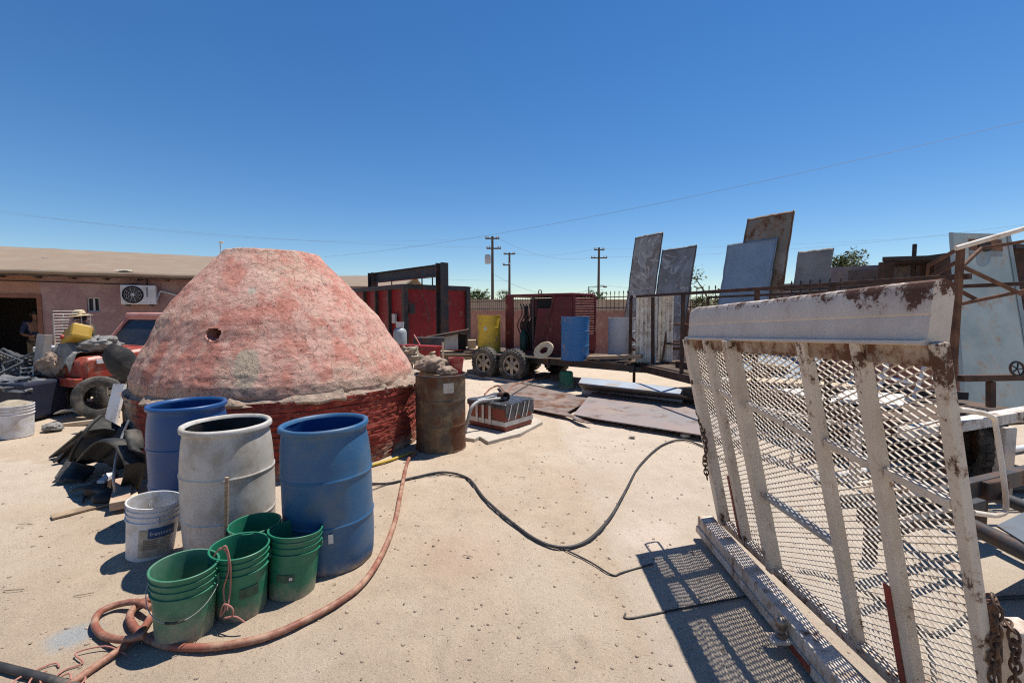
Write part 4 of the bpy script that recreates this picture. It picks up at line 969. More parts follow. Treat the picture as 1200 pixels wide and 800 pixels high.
tplank('dark board under the weathered board on the trailer edge', 2.32, .10, .63, 3.36, .2, .63, .2, .035, M_darkwood)
tplank('pale plank sticking out at the rear of the trailer below yellow drum', -2.2, .5, .66, -1.0, .4, .66, .3, .06, M_palewood)
tplank('lower pale plank at the rear end of the trailer', -2.4, .2, .42, -1.05, .3, .45, .2, .06, M_palewood)

# ------------------------------------------------------------------ high-sided rack trailer behind the gate
NL, FL = Vector((3.98, 4.15, 0)), Vector((2.56, 9.95, 0))
rd = (NL - FL).normalized(); rn = Vector((-rd.y, rd.x, 0)); 
if rn.x < 0: rn = -rn
rk = T('rack_trailer', 'rusty high sided flatbed trailer with pipe rails and cluttered deck behind the gate', 'trailer', tuple((NL + FL) / 2 + rn * .95))
def rp_(s, n, z): return FL + rd * s + rn * n + Vector((0, 0, z))
LR = (NL - FL).length
b = MB()
for n in (0, 1.9): b.bar(rp_(0, n, .52), rp_(LR, n, .52), .08, .14)
for s_ in (0, 1.2, 2.4, 3.6, 4.8): b.bar(rp_(s_, .05, .5), rp_(s_, 1.85, .5), .06, .1)
b.build('chassis', M_rustdk, rk, world=True, bevel=.005)
b = MB(); b.bar(rp_(LR / 2, .05, .60), rp_(LR / 2, 1.85, .60), LR - .1, .02) ; b.build('deck', M_darkwood, rk, world=True)
b = MB()
b.bar(rp_(0, 0, 2.0), rp_(LR + .1, 0, 2.0), .045, .05)
for s_ in (.0, 1.88, 3.6, 4.75): b.bar(rp_(s_, 0, .55), rp_(s_, 0, 1.98), .06, .05)
b.build('side_rail', M_rustdk, rk, world=True, bevel=.004)
b = MB(); b.bar(rp_(0, 1.9, 2.0), rp_(LR, 1.9, 2.0), .045, .045)
for s_ in (0, 2.4, LR): b.bar(rp_(s_, 1.9, .55), rp_(s_, 1.9, 1.98), .05, .05)
b.build('side_rail', M_rustdk, rk, world=True, bevel=.004)
b = MB()
for z, w_ in ((.86, .06), (.42, .12)): b.bar(rp_(-.02, 0, z), rp_(-.02, 1.9, z), .05, w_)
b.bar(rp_(-.03, .02, 1.14), rp_(-.03, .33, .86), .04, .03); b.bar(rp_(-.03, .55, .42), rp_(-.03, .55, .86), .06, .06); b.bar(rp_(-.03, .12, 0), rp_(-.03, .12, .4), .05, .06)
b.bar(rp_(-.03, 0, 1.06), rp_(-.03, 1.9, .99), .03, .035)
b.build('end_rail', M_rusty, rk, world=True, bevel=.004)
# near end: tall post, truss, bench rail
tp = D(1126, 289, 4.1)
b = MB(); b.bar((tp.x, tp.y, .1), (tp.x, tp.y, tp.z), .045, .045); b.build('corner_post', M_rusty, rk, world=True, bevel=.004)
b = MB()
for (x0, y0, x1, y1, Y0, Y1) in ((1107, 360, 1290, 322, 4.15, 4.25), (1127, 312, 1198, 345, 4.1, 4.2), (1112, 334, 1146, 352, 4.2, 4.2), (1126, 290, 1088, 311, 4.12, 4.5), (1126, 304, 1090, 325, 4.12, 4.5), (1088, 310, 1086, 328, 4.5, 4.55), (1150, 291, 1290, 268, 4.3, 4.4), (1127, 313, 1150, 291, 4.1, 4.3)):
    b.bar(D(x0, y0, Y0), D(x1, y1, Y1), .022, .030)
b.build('truss', M_rusty, rk, world=True, bevel=.003)
b = MB(); b.tube([D(1120, 291, 4.08), D(1200, 268, 4.08), D(1300, 240, 4.1)], .022, 10); b.build('top_pipe', M_cream, rk, world=True)
b = MB(); b.bar(D(1124, 443, 4.1), D(1290, 440, 4.25), .08, .055); b.bar(D(1161, 447, 4.12), D(1161, 477, 4.12), .05, .05); b.build('bench_rail', M_rustdk, rk, world=True, bevel=.004)
a, b_ = D(1060, 508, 3.98), D(1290, 469, 4.55)
b = MB(); b.bar(a, b_, .13, .095); b.build('end_beam', mat('chipped_white_beam', (.62, .59, .54), (.5, .46, .4), 5, .6, rust=.4, rs=8), rk, world=True, bevel=.006)
for x in (1179, 1270):
    b = MB(); p = D(x, 500, 4.15 if x < 1200 else 4.4); b.box((p.x, p.y, p.z / 2), (.1, .1, p.z)); b.build('support_leg', M_cream, rk, world=True, bevel=.005)
q = D(1146, 533, 4.5); t = T('bare_spare', 'dusty treaded tyre standing below the white end beam of the rack trailer', 'tyre', (q.x, q.y, 0), R(68))
wheel(t, (0, 0, .36), .36, .24, Rx(R(90)))
# hand wheel on the bench rail
q = D(1192, 432, 4.1)
hw = T('valve_handwheel', 'small black spoked valve hand wheel on the rusty bench rail', 'hand wheel', (q.x, q.y, q.z - .06))
b = MB(); b.torus(q, .062, .010, Rx(R(78)), 24, 8); b.build('rim', M_iron, hw, world=True)
b = MB()
for a in range(5): b.bar(q, q + Rx(R(78)) @ Vector((.06 * math.cos(a * 1.257), .06 * math.sin(a * 1.257), 0)), .010, .008)
b.build('spokes', M_iron, hw, world=True)
# clutter on its deck
def deck_item(label, s_, n, L_, W_, h_, m, rot=0, z=.612, name='board', cat='board', tilt=0):
    c_ = rp_(s_, n, z + h_ / 2); b = MB(); b.box((0, 0, 0), (L_, W_, h_)); o = b.build(name, m, bevel=.004)
    o.location = c_; o.rotation_euler = (tilt, 0, math.atan2(rd.y, rd.x) + rot); return tag(o, label, cat)
deck_item('white flat sheet lying on the rack trailer deck, farther one', 3.15, .62, 1.0, .9, .02, M_white, .2, name='white_sheet', cat='sheet')
deck_item('white flat sheet lying on the rack trailer deck, nearer one', 4.35, .60, .9, 1.0, .02, M_white, -.15, name='white_sheet', cat='sheet')
deck_item('pale plywood board on the rack trailer deck between white sheets', 3.75, 1.0, .9, .35, .03, M_palewood, .5, z=.64)
deck_item('dark steel angle section lying across rack trailer deck', 2.6, .9, 1.5, .10, .10, M_darksteel, 1.35, name='steel_section', cat='steel section')
deck_item('rusty steel box section lying along the rack trailer deck', 2.2, .5, 2.0, .14, .12, M_rustdk, .12, name='steel_section', cat='steel section')
deck_item('long weathered plank lying along the far half of rack trailer', 1.6, 1.3, 2.6, .22, .06, M_wood, -.08, name='plank', cat='plank', z=.74)
deck_item('black steel beam laid across the near half of rack trailer', 4.75, .9, 1.6, .09, .09, M_iron, 1.1, name='steel_section', cat='steel section', z=.66)
deck_item('grey crumpled panel propped in the middle of the rack trailer', 2.5, 1.4, 1.3, .8, .03, M_galv, .3, name='panel', cat='panel', z=.8, tilt=.5)
deck_item('tan crate on the rack trailer deck by the far rails', .95, 1.2, .7, .6, .42, M_palewood, .2, name='crate', cat='crate')
deck_item('rusty sheet metal box on the rack trailer beside tan crate', 1.8, 1.55, .6, .5, .5, M_rusty, -.2, name='sheet_box', cat='box')
def pframe(label, s_, n, z, L_, H_, m, rot, r=.022, lean=.25):
    c_ = rp_(s_, n, z); t = T('pipe_rack', label, 'rack', tuple(c_), math.atan2(rd.y, rd.x) + rot)
    b = MB(); y = lambda h_: h_ * lean
    for x in (-L_ / 2, 0, L_ / 2): b.tube([(x, 0, 0), (x, y(H_), H_)], r, 8)
    for h_ in (0.02, H_ * .5, H_): b.tube([(-L_ / 2, y(h_), h_), (L_ / 2, y(h_), h_)], r, 8)
    b.build('tubes', m, t)
pframe('cream pipe frame leaning across the middle of the rack trailer', 2.9, 1.55, .62, 1.8, .75, M_cream, .1)
pframe('white low pipe frame standing near the close end of rack trailer', 4.4, 1.2, .62, 1.3, .45, M_whitep, -.4)
pframe('rusty low pipe frame standing at the far end of rack trailer', 1.2, .8, .62, 1.5, .8, M_rusty, .5)
pframe('pale pipe frame standing on concrete between gate and rack trailer', 5.0, -.75, .0, 1.2, .55, M_cream, .25, .02, .3)
deck_item('pale flattened carton lying at the middle of the rack trailer deck', 3.5, .45, .7, .5, .03, M_palewood, .8, name='flat_carton', cat='carton', z=.65)
deck_item('crumpled white metal offcut lying on the near rack trailer deck', 4.9, .45, .6, .5, .05, M_white, .6, name='metal_offcut', cat='offcut', z=.66, tilt=.1)
deck_item('rust brown flat bar lying diagonally over the white sheets', 4.0, .7, 1.8, .06, .02, M_rusty, .9, name='flat_bar', cat='bar', z=.67)
deck_item('dark grey channel lying beside the white sheets on rack trailer', 3.6, 1.5, 1.7, .12, .08, M_darksteel, .25, name='channel_section', cat='steel section', z=.63)
# white ribbed shutter leaves standing on it
sh = T('ribbed_shutter', 'peeling cream ribbed metal shutter in two leaves standing on rack trailer', 'shutter', tuple(rp_(.15, .35, .5)))
for x0, x1 in ((744, 769), (770, 787)):
    a, b_ = D(x0, 436, 9.75), D(x1, 433, 9.55); za = D(x0, 346, 9.75).z; b = MB(); nseg = int((b_ - a).length / .012)
    def rib(u, v, a=a, b_=b_, za=za):
        p = a.lerp(b_, u); s_ = (b_ - a).length * u; p = p.copy(); p.y += -.03 * (1 if (s_ % .095) < .05 else 0); p.z = a.z + (za - a.z) * v; return p
    b.sheet(rib, nseg, 6, False); b.build('leaf', mat('peeling_cream_paint', (.80, .75, .64), (.68, .60, .48), 6, .8, rust=.22, rs=8, dirt=.4, bump=.4), sh, world=True, solid=.01)
b = MB(); q0, q1 = D(765, 348, 9.45), D(765, 430, 9.45); b.bar(q0, q1, .06, .05); b.build('centre_bar', M_rustdk, sh, world=True)
b = MB(); a, b_ = D(742, 347, 9.75), D(788, 346, 9.5); b.bar(a, b_, .07, .05); b.build('top_edge', M_cream, sh, world=True)

# bare chassis on the ground at the right
bc = T('bare_chassis', 'dark steel vehicle chassis with tubes and plate lying behind the gate', 'chassis', (3.2, 2.9, 0))
b = MB()
b.bar(G(1010, 603, .42), G(1290, 534, .46), .07, .12); b.bar(G(1020, 628, .40), G(1150, 590, .42), .05, .07)
b.build('side_rail', M_darksteel, bc, world=True, bevel=.005)
b = MB(); b.tube([G(1075, 553, .36), G(1140, 570, .36), G(1290, 628, .36)], .045, 12); b.tube([G(1060, 575, .34), G(1130, 612, .34), G(1290, 690, .34)], .05, 12); b.build('cross_tube', M_darksteel, bc, world=True)
b = MB(); b.plate([G(1168, 615, .40), G(1290, 690, .40), G(1310, 610, .42), G(1220, 590, .42)][::-1], .012); b.build('gusset_plate', mat('grey_blue_plate', (.13, .15, .165), (.10, .115, .13), 4, .5, metal=.2, rust=.2), bc, world=True)
b = MB(); b.box(G(1160, 572, .42), (.24, .1, .14), Rz(.3)); b.build('spring_hanger', M_rustdk, bc, world=True, bevel=.01)
for x, y in ((1022, 598), (1150, 572), (1275, 560)):
    b = MB(); p = G(x, y, .35); b.box((p.x, p.y, .17), (.06, .06, .34)); b.build('support_block', M_darkwood, bc, world=True)

for (x0, y0, x1, y1, z_, r_, m_, lab) in ((955, 560, 1230, 520, .05, .035, M_whitep, 'long white steel tube lying on the concrete behind the mesh gate'), (985, 585, 1260, 566, .05, .04, M_darksteel, 'long dark steel tube lying on the concrete beside the bare chassis'), (940, 536, 1180, 512, .06, .03, M_rusty, 'long rusty steel tube lying farthest from the gate foot'), (1000, 520, 1002, 560, .0, .0, M_cream, '')):
    if not lab: continue
    a, b_ = G(x0, y0, z_), G(x1, y1, z_); b = MB(); b.tube([a, b_], r_, 12); tag(b.build('steel_tube', m_, loc=tuple((a + b_) / 2)), lab, 'steel tube', 'steel tubes lying behind the gate')
p = G(1001, 563); b = MB(); b.box((p.x, p.y, .26), (.07, .07, .52)); b.box((p.x, p.y, .01), (.2, .2, .02)); tag(b.build('stub_post', M_cream, loc=(p.x, p.y, 0), bevel=.004), 'short cream steel stub post standing behind the mesh gate', 'post')

# ------------------------------------------------------------------ house
HA = Vector((-11.8, 10.6, 0)); ht = Vector((.866, .499, 0)).normalized(); hn = Vector((ht.y, -ht.x, 0))   # hn: towards the yard
hs = T('house', 'long low pink plastered house with tan roof and open dark doorway', 'house', tuple(HA + ht * 1))
def hp_(s, n, z): return HA + ht * s + hn * n + Vector((0, 0, z))
Mh = Matrix((ht, -hn, Vector((0, 0, 1)))).transposed()
HE, HS = 5.6, -6.0
def hbox(b, s0, s1, z0, z1, n0, n1): return b.box(hp_((s0 + s1) / 2, (n0 + n1) / 2, (z0 + z1) / 2), (s1 - s0, abs(n1 - n0), z1 - z0), Mh)
b = MB(); ZE = 2.62
for s0, s1, z0, z1 in ((HS, -.45, 0, ZE), (-.45, .72, 2.03, ZE), (.72, 1.545, 0, ZE), (1.545, 1.79, 0, 1.67), (1.545, 1.79, 2.03, ZE), (1.79, HE, 0, ZE)): hbox(b, s0, s1, z0, z1, -.2, 0)
hbox(b, HE - .2, HE, 0, ZE, -6.2, -.2); hbox(b, HS, HS + .2, 0, ZE, -6.2, -.2); hbox(b, HS, HE, 0, ZE, -6.4, -6.2)
b.add([hp_(HE - .01, 0, ZE), hp_(HE - .01, -6.4, ZE), hp_(HE - .01, -3.2, 3.42)], [(0, 1, 2)])
b.build('walls', M_housepatch, hs, world=True)
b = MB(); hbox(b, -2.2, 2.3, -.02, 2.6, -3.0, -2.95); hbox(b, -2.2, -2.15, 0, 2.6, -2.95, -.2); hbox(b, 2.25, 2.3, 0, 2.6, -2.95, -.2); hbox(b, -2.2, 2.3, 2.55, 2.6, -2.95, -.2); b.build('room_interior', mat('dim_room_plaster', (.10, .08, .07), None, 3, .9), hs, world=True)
b = MB()
e0, e1, r0, r1 = hp_(HS, .38, 2.58), hp_(HE + .3, .38, 2.58), hp_(HS, -3.2, 3.45), hp_(HE + .3, -3.2, 3.45); k0, k1 = hp_(HS, -6.8, 2.58), hp_(HE + .3, -6.8, 2.58)
b.sheet(lambda u, v: e0.lerp(e1, u).lerp(r0.lerp(r1, u), v) + Vector((0, 0, noise.noise(Vector((u * 30, v * 6, 0))) * .02)), 60, 12)
b.sheet(lambda u, v: r0.lerp(r1, u).lerp(k0.lerp(k1, u), v), 20, 6); b.build('roof', M_rooftan, hs, world=True, solid=.07)
b = MB(); hbox(b, HS, HE, 2.50, 2.58, .30, .36)
s_ = HS
while s_ < HE: hbox(b, s_, s_ + .06, 2.46, 2.56, 0, .32); s_ += .61
b.build('eaves', M_darkwood, hs, world=True)
b = MB(); hbox(b, .66, .74, 0, 2.08, -.1, .03); hbox(b, -.47, -.40, 0, 2.08, -.1, .03); hbox(b, -.40, .66, 2.0, 2.08, -.1, .03); b.build('door_frame', M_brown, hs, world=True)
b = MB(); hbox(b, 1.55, 1.785, 1.675, 2.025, -.14, -.12); wf = b.build('window', M_glass, hs, world=True)
b = MB()
for s0, s1, z0, z1 in ((1.548, 1.575, 1.672, 2.028), (1.76, 1.788, 1.672, 2.028), (1.655, 1.69, 1.70, 2.0), (1.575, 1.76, 1.672, 1.70), (1.575, 1.76, 2.0, 2.028)): hbox(b, s0, s1, z0, z1, -.11, -.06)
b.build('frame', M_greyd, wf, world=True)
b = MB(); b.tube([hp_(-1, .03, 2.40), hp_(1.4, .03, 2.38), hp_(2.3, .03, 2.36), hp_(2.6, .03, 2.40)], .012, 6); b.tube([hp_(2.75, .02, 2.55), hp_(2.75, .03, 2.32)], .012, 6); b.build('wall_cable', M_dark, hs, world=True)
q = hp_(.35, -1.6, 3.03); lump(q, (.28, .16, .05), 31, 'roof_rag', M_greyrag, 'flattened grey rag lying on the tan house roof above the doorway', 'rag', .4, 24, 10)
q = hp_(2.3, .1, 2.68); lump(q, (.22, .12, .04), 33, 'roof_stone', M_conc, 'flat pale stone weighing down the roof edge above the air conditioner', 'stone', .4, 20, 10)
# air conditioner
ac = T('air_conditioner', 'white outdoor air conditioner unit mounted on pink house wall', 'air conditioner', tuple(hp_(2.6, .2, 1.84)))
b = MB(); hbox(b, 2.26, 2.96, 1.86, 2.34, .05, .34); b.build('casing', mat('ac_white', (.62, .60, .57), None, 4, .5, dirt=.25), ac, world=True, bevel=.015)
Mf = Matrix((ht, Vector((0, 0, 1)), hn)).transposed()
b = MB(); b.lathe([(.205, 0), (.215, .008), (.195, .012), (.185, .004), (.001, .004)], hp_(2.50, .342, 2.10), 36, Mf); b.build('fan_recess', M_dark, ac, world=True)
b = MB(); 
for r_ in (.05, .09, .13, .17): b.torus(hp_(2.50, .356, 2.10), r_, .003, Mf, 30, 5)
b.lathe([(.035, 0), (.035, .012), (.001, .014)], hp_(2.50, .352, 2.10), 16, Mf)
for i in range(10): a = i * math.pi / 5; b.bar(hp_(2.50, .355, 2.10), hp_(2.50 + .185 * math.cos(a), .355, 2.10 + .185 * math.sin(a)), .005, .005)
b.build('fan_grille', M_greyd, ac, world=True)
b = MB()
for z in (2.05, 2.1, 2.15, 2.2, 2.25): hbox(b, 2.77, 2.80, z, z + .03, .341, .345)
b.build('side_vents', M_dark, ac, world=True)
for s_ in (2.35, 2.82): b = MB(); hbox(b, s_, s_ + .04, 1.82, 1.86, 0, .34); b.build('bracket', M_darksteel, ac, world=True)
b = MB(); b.tube(catmull([hp_(2.96, .2, 2.0), hp_(3.0, .1, 2.15), hp_(3.05, .04, 2.2), hp_(3.5, .04, 2.06)], 6), .022, 8); b.build('refrigerant_pipe', M_whitep, ac, world=True)
# far roof behind the kiln
fr = T('house', 'distant tan roofed house showing just behind the right shoulder of the kiln', 'house', (-9.5, 27, 0))
b = MB(); b.box((-10, 28, 1.5), (7.6, 6, 3.0)); b.build('walls', M_housepink, fr, world=True)
b = MB(); b.add([(-14.2, 24.6, 2.95), (-5.8, 24.6, 2.95), (-5.8, 28, 3.75), (-14.2, 28, 3.75), (-5.8, 31.4, 2.95), (-14.2, 31.4, 2.95)], [(0, 1, 2, 3), (3, 2, 4, 5)]); b.build('roof', M_rooftan, fr, world=True, solid=.1)

# ------------------------------------------------------------------ red booth and gantry
C0, C1 = Vector((-3.36, 14.5, 0)), Vector((-1.55, 16.05, 0)); cu = (C1 - C0).normalized(); cv = Vector((-cu.y, cu.x, 0))
bo = T('steel_booth', 'red steel booth with black frame standing behind the kiln', 'booth', tuple(C0)); WB, LB, HB = (C1 - C0).length, 4.3, 2.53
def bp(a, b_, z): return C0 + cu * a + cv * b_ + Vector((0, 0, z))
Mc = Matrix((cu, cv, Vector((0, 0, 1)))).transposed()
b = MB(); b.box(bp(WB / 2, LB / 2, 1.25), (WB - .06, LB - .06, 2.4), Mc); b.build('panels', M_redpaint, bo, world=True)
b = MB()
for a, c_ in ((0, 0), (WB, 0), (0, LB), (WB, LB)): b.bar(bp(a, c_, 0), bp(a, c_, HB), .16, .16, cu)
for a in (0, WB): b.bar(bp(a, 0, HB - .07), bp(a, LB, HB - .07), .15, .15)
for c_ in (0, LB): b.bar(bp(0, c_, HB - .07), bp(WB, c_, HB - .07), .15, .15)
for y in (1.0, 2.0, 3.0): b.bar(bp(-.02, y, .05), bp(-.02, y, HB - .15), .14, .06, cv)
b.build('frame', M_darksteel, bo, world=True, bevel=.006)
b = MB(); b.box(bp(-.06, .62, 1.45), (.08, .22, .3), Mc); b.build('switch_box', M_greyd, bo, world=True, bevel=.01)
b = MB(); b.box(bp(.22, -.05, 1.75), (.2, .06, .3), Mc); b.build('switch_box', M_darksteel, bo, world=True, bevel=.01)
b = MB(); b.tube(catmull([bp(.05, -.1, 2.55), bp(.3, -.15, 2.5), bp(.55, -.12, 2.2), bp(.75, -.1, 1.7), bp(.78, -.1, 1.3)], 6), .014, 6); b.build('power_cable', M_black, bo, world=True)
b = MB(); b.tube([bp(.9, .5, 2.5), bp(.9, .5, 2.9), bp(1.3, .5, 2.9), bp(1.3, .5, 2.5)], .025, 8); b.tube([bp(.3, 1.5, 2.5), bp(.3, 1.5, 2.75)], .02, 8); b.build('roof_bracket', M_iron, bo, world=True)
g0, g1 = Vector((-2.12, 14.05, 0)), Vector((-5.25, 17.5, 0))
gn = T('gantry', 'black steel gantry with heavy post and beam over the red booth', 'gantry', tuple(g0))
ztop = D(520, 308, 14.05).z; gdir = (g1 - g0).normalized(); gsd = Vector((-gdir.y, gdir.x, 0))
def ibeam(b, p, q, w_, h_, up):
    d = (q - p).normalized(); u = Vector(up); 
    b.bar(p + u * (h_ / 2 - .012), q + u * (h_ / 2 - .012), w_, .024, u); b.bar(p - u * (h_ / 2 - .012), q - u * (h_ / 2 - .012), w_, .024, u); b.bar(p, q, .02, h_ - .05, u)
b = MB(); ibeam(b, g0, g0 + Vector((0, 0, ztop)), .26, .3, gdir); b.build('post', M_darksteel, gn, world=True)
b = MB(); ibeam(b, g1, g1 + Vector((0, 0, ztop - .02)), .26, .3, gdir); b.build('post', M_darksteel, gn, world=True)
b = MB(); ibeam(b, g0 + gdir * .17 + Vector((0, 0, ztop - .22)), g1 - gdir * .17 + Vector((0, 0, ztop - .22)), .22, .36, (0, 0, 1)); b.build('beam', M_darksteel, gn, world=True)
# propane tank and junk near the booth
q = D(469, 405, 11.2)
tk = T('gas_cylinder', 'small pale grey gas cylinder standing beside the right edge of kiln', 'gas cylinder', (q.x, q.y, 0))
zt = D(469, 384, 11.2).z
b = MB(); b.lathe([(.13, .6), (.15, .62), (.16, .7), (.16, zt - .12), (.14, zt - .05), (.08, zt), (.001, zt + .005)], (q.x, q.y, 0), 28); b.build('tank', mat('tank_grey', (.38, .42, .42), None, 4, .4, dirt=.3), tk, world=True)
b = MB(); b.lathe([(.09, zt), (.1, zt + .14), (.085, zt + .14), (.08, zt)], (q.x, q.y, 0), 20); b.build('collar', M_greyd, tk, world=True)
b = MB(); b.box((q.x, q.y, .3), (.5, .5, .6)); b.build('stand', M_darkwood, tk, world=True)
def jbox(name, label, cat, px, py, Y, size, m, rot=.2, tilt=0, bev=.008):
    p = D(px, py, Y); b = MB(); b.box((0, 0, size[2] / 2), size); o = b.build(name, m, bevel=bev); o.location = p; o.rotation_euler = (0, tilt, rot); return tag(o, label, cat)
def legs_to_ground(o, w_, d_, m=M_darkwood): pass
def bench(label, p0, p1, zt, w_, m, name='workbench', cat='bench'):
    p0, p1 = Vector(p0), Vector(p1); t = T(name, label, cat, (p0.x, p0.y, 0)); d = (p1 - p0); n_ = Vector((-d.y, d.x, 0)).normalized() * w_
    b = MB(); b.bar(Vector((*((p0 + p1) / 2 - d / 2).xy, zt)), Vector((*((p0 + p1) / 2 + d / 2).xy, zt)), w_, .06); b.build('top', m, t, world=True)
    for f in (.06, .94):
        b = MB(); q = p0.lerp(p1, f); b.box((q.x, q.y, zt / 2 - .02), (.08, w_ * .8, zt - .04)); b.build('leg', m, t, world=True)
    return t
q0, q1 = D(473, 404, 10.4), D(516, 409, 9.9)
bench('low red steel beam bench between kiln and trailer', (q0.x, q0.y, 0), (q1.x, q1.y, 0), q0.z - .02, .3, M_redpaint, 'beam_bench')
q0, q1 = D(508, 413, 12.6), D(572, 413, 12.4)
bench('pale topped work table left of the yellow drum', (q0.x, q0.y, 0), (q1.x, q1.y, 0), q0.z, .8, M_palewood)
jbox('metal_chest', 'dark grey metal chest lying before the red booth', 'chest', 503, 409, 11.6, (.75, .4, .3), M_darksteel, .1)
jbox('cabinet', 'old grey cabinet with dark opening on the pale table', 'cabinet', 528, 409, 12.5, (.42, .35, .42), M_greyd, .1)
jbox('black_cabinet', 'black cabinet on the pale table beside the grey cabinet', 'cabinet', 540, 409, 12.55, (.28, .3, .42), M_dark, .1)
jbox('wood_block', 'pale wooden block at the end of table beside yellow drum', 'block', 553, 410, 12.5, (.22, .25, .28), M_palewood, .1)
a, b_ = D(500, 396, 12.2), D(550, 387, 12.35)
b = MB(); b.bar(a, b_, .35, .08); tag(b.build('rotten_board', M_darkwood, loc=tuple((a + b_) / 2), bevel=.01), 'dark splintered board laid slanting over the cabinets', 'board')
a, b_ = D(485, 392, 11.4), D(495, 409, 11.2)
b = MB(); b.tube([a, b_], .02, 8); tag(b.build('metal_rod', M_redplastic, loc=tuple(b_)), 'thin red rod leaning beside the gas cylinder', 'rod')
b = MB(); a = D(519, 401, 9.6); b.bar(a, D(519, 420, 9.6), .04, .04); tag(b.build('pale_stake', M_palewood, loc=tuple(a)), 'pale upright stake behind the rag topped drum', 'stake')
lump(D(479, 417, 8.4), (.22, .16, .15), 12, 'scrap_heap', M_rubble, 'heap of grey scrap between the kiln and oil drum', 'scrap', .5)

# ------------------------------------------------------------------ pickup truck and the things around it
TF = Vector((-7.66, 7.55, 0)); tphi = math.atan2(-.40, .91)
tk = T('pickup_truck', 'old red pickup truck with faded roof, front end heaped with rags', 'truck', tuple(TF), tphi)
# local: x across (-.8..+.8; +x is the kiln side), y back from the front
def loft(sections, name, m, bevel=.02, par=tk):
    b = MB(); n_ = len(sections[0]); vs = [v for s_ in sections for v in s_]
    fs = [(i * n_ + j, i * n_ + (j + 1) % n_, (i + 1) * n_ + (j + 1) % n_, (i + 1) * n_ + j) for i in range(len(sections) - 1) for j in range(n_)]
    fs += [tuple(range(n_))[::-1], tuple((len(sections) - 1) * n_ + j for j in range(n_))]
    b.add(vs, fs); return b.build(name, m, par, bevel=bevel)
def sec(y, w_, z0, z1, sh=.06): return [(-w_, y, z0), (w_, y, z0), (w_, y, z1 - sh), (w_ - sh, y, z1), (-w_ + sh, y, z1), (-w_, y, z1 - sh)]
loft([sec(.10, .78, .62, .88), sec(.18, .82, .60, .95), sec(1.0, .84, .60, 1.05), sec(1.08, .84, .42, 1.06)], 'front_body', M_truckred)
loft([sec(1.09, .84, .42, 1.06), sec(2.5, .84, .42, 1.06)], 'cab_body', M_truckred)
loft([sec(2.52, .84, .55, 1.02, .02), sec(4.4, .84, .55, 1.02, .02)], 'cargo_bed', M_truckred)
cabp = [[(-.76, 1.18, 1.06), (.76, 1.18, 1.06), (.76, 2.42, 1.06), (-.76, 2.42, 1.06)], [(-.64, 1.52, 1.56), (.64, 1.52, 1.56), (.64, 2.3, 1.56), (-.64, 2.3, 1.56)]]
b = MB(); b.add(cabp[0] + cabp[1], [(0, 1, 5, 4), (1, 2, 6, 5), (2, 3, 7, 6), (3, 0, 4, 7)]); b.build('window_glass', M_glass, tk)
b = MB()
for i in range(4):
    b.bar(Vector(cabp[0][i]), Vector(cabp[1][i]) + Vector((0, 0, .02)), .075, .06)
for s0, s1 in ((0, 1), (1, 2), (2, 3), (3, 0)): b.bar(Vector(cabp[1][s0]), Vector(cabp[1][s1]), .07, .07)
b.build('window_pillars', M_truckroof, tk, bevel=.008)
b = MB(); b.prism([(-.68, 1.46), (.68, 1.46), (.68, 2.36), (-.68, 2.36)], 1.565, 1.66); b.build('roof', M_truckroof, tk, bevel=.04)
b = MB(); b.box((0, .06, .55), (1.62, .12, .14)); b.build('bumper', M_truckred, tk, bevel=.02)
b = MB(); b.box((0, .14, .74), (1.3, .06, .2)); b.build('grille_opening', M_dark, tk)
b = MB()
for y in (1.085, 2.51): b.box((.842, y, .74), (.004, .012, .60))
b.box((.842, 1.8, .47), (.004, 1.4, .012)); b.box((0, 1.085, 1.055), (1.5, .014, .012)); b.build('panel_gaps', M_dark, tk)
b = MB(); b.box((.85, 2.3, .90), (.03, .14, .035)); b.build('door_handle', M_chrome, tk, bevel=.006)
b = MB(); b.box((.835, .42, .87), (.02, .26, .07)); b.build('side_marker', M_whitep, tk, bevel=.005)
for x, y in ((-.72, .62), (.72, .62), (-.72, 3.4), (.72, 3.4)):
    e = bpy.data.objects.new('wheel', None); COL.objects.link(e); e.parent = tk; e.location = (x, y, .34); e.empty_display_size = .1
    wheel(e, (0, 0, 0), .34, .2, Ry(R(90)) if x > 0 else Ry(R(-90)))
b = MB(); b.box((0, 1.4, .45), (1.2, 2.4, .16)); b.build('underbody', M_dark, tk)
q = Vector((.98, 1.3, 1.26))
b = MB(); b.torus(q, .12, .015, Rx(R(80)), 24, 8); b.tube([q + Vector((-.1, .03, -.05)), (.82, 1.35, 1.1)], .012, 6); mr = b.build('side_mirror', M_iron, tk)
b = MB(); b.box((.25, 1.28, 1.10), (.5, .015, .015)); b.build('wiper', M_black, tk)
# on the hood
def tw(x, y, z): return TF + Rz(tphi) @ Vector((x, y, z))
def rag(label, c, rx, ry, rz_, seed, m, fold=.35): return lump(c, (rx, ry, rz_), seed, 'canvas_rag', m, label, 'rags', fold, 48, 26)
b = MB(); vs = []
def drape(u, v):
    x = -.22 + .80 * u; y = -.05 + .75 * v; z = 1.04 + .18 * math.sin(math.pi * u) * (1 - .6 * v) + noise.noise(Vector((u * 4, v * 3, 2))) * .09 + noise.noise(Vector((u * 10, v * 7, 5))) * .03
    if v < .35: z -= (.35 - v) * 1.0 * (1 + .4 * noise.noise(Vector((u * 5, 0, 0)))); y = .12 + (y - .12) * .45
    return tw(x, y, z)
b.sheet(drape, 50, 40); tag(b.build('canvas_tarp', M_greyrag, loc=tuple(tw(0, .3, 1)), solid=.012), 'stiff grey canvas tarp draped over the front of the red truck', 'tarp')
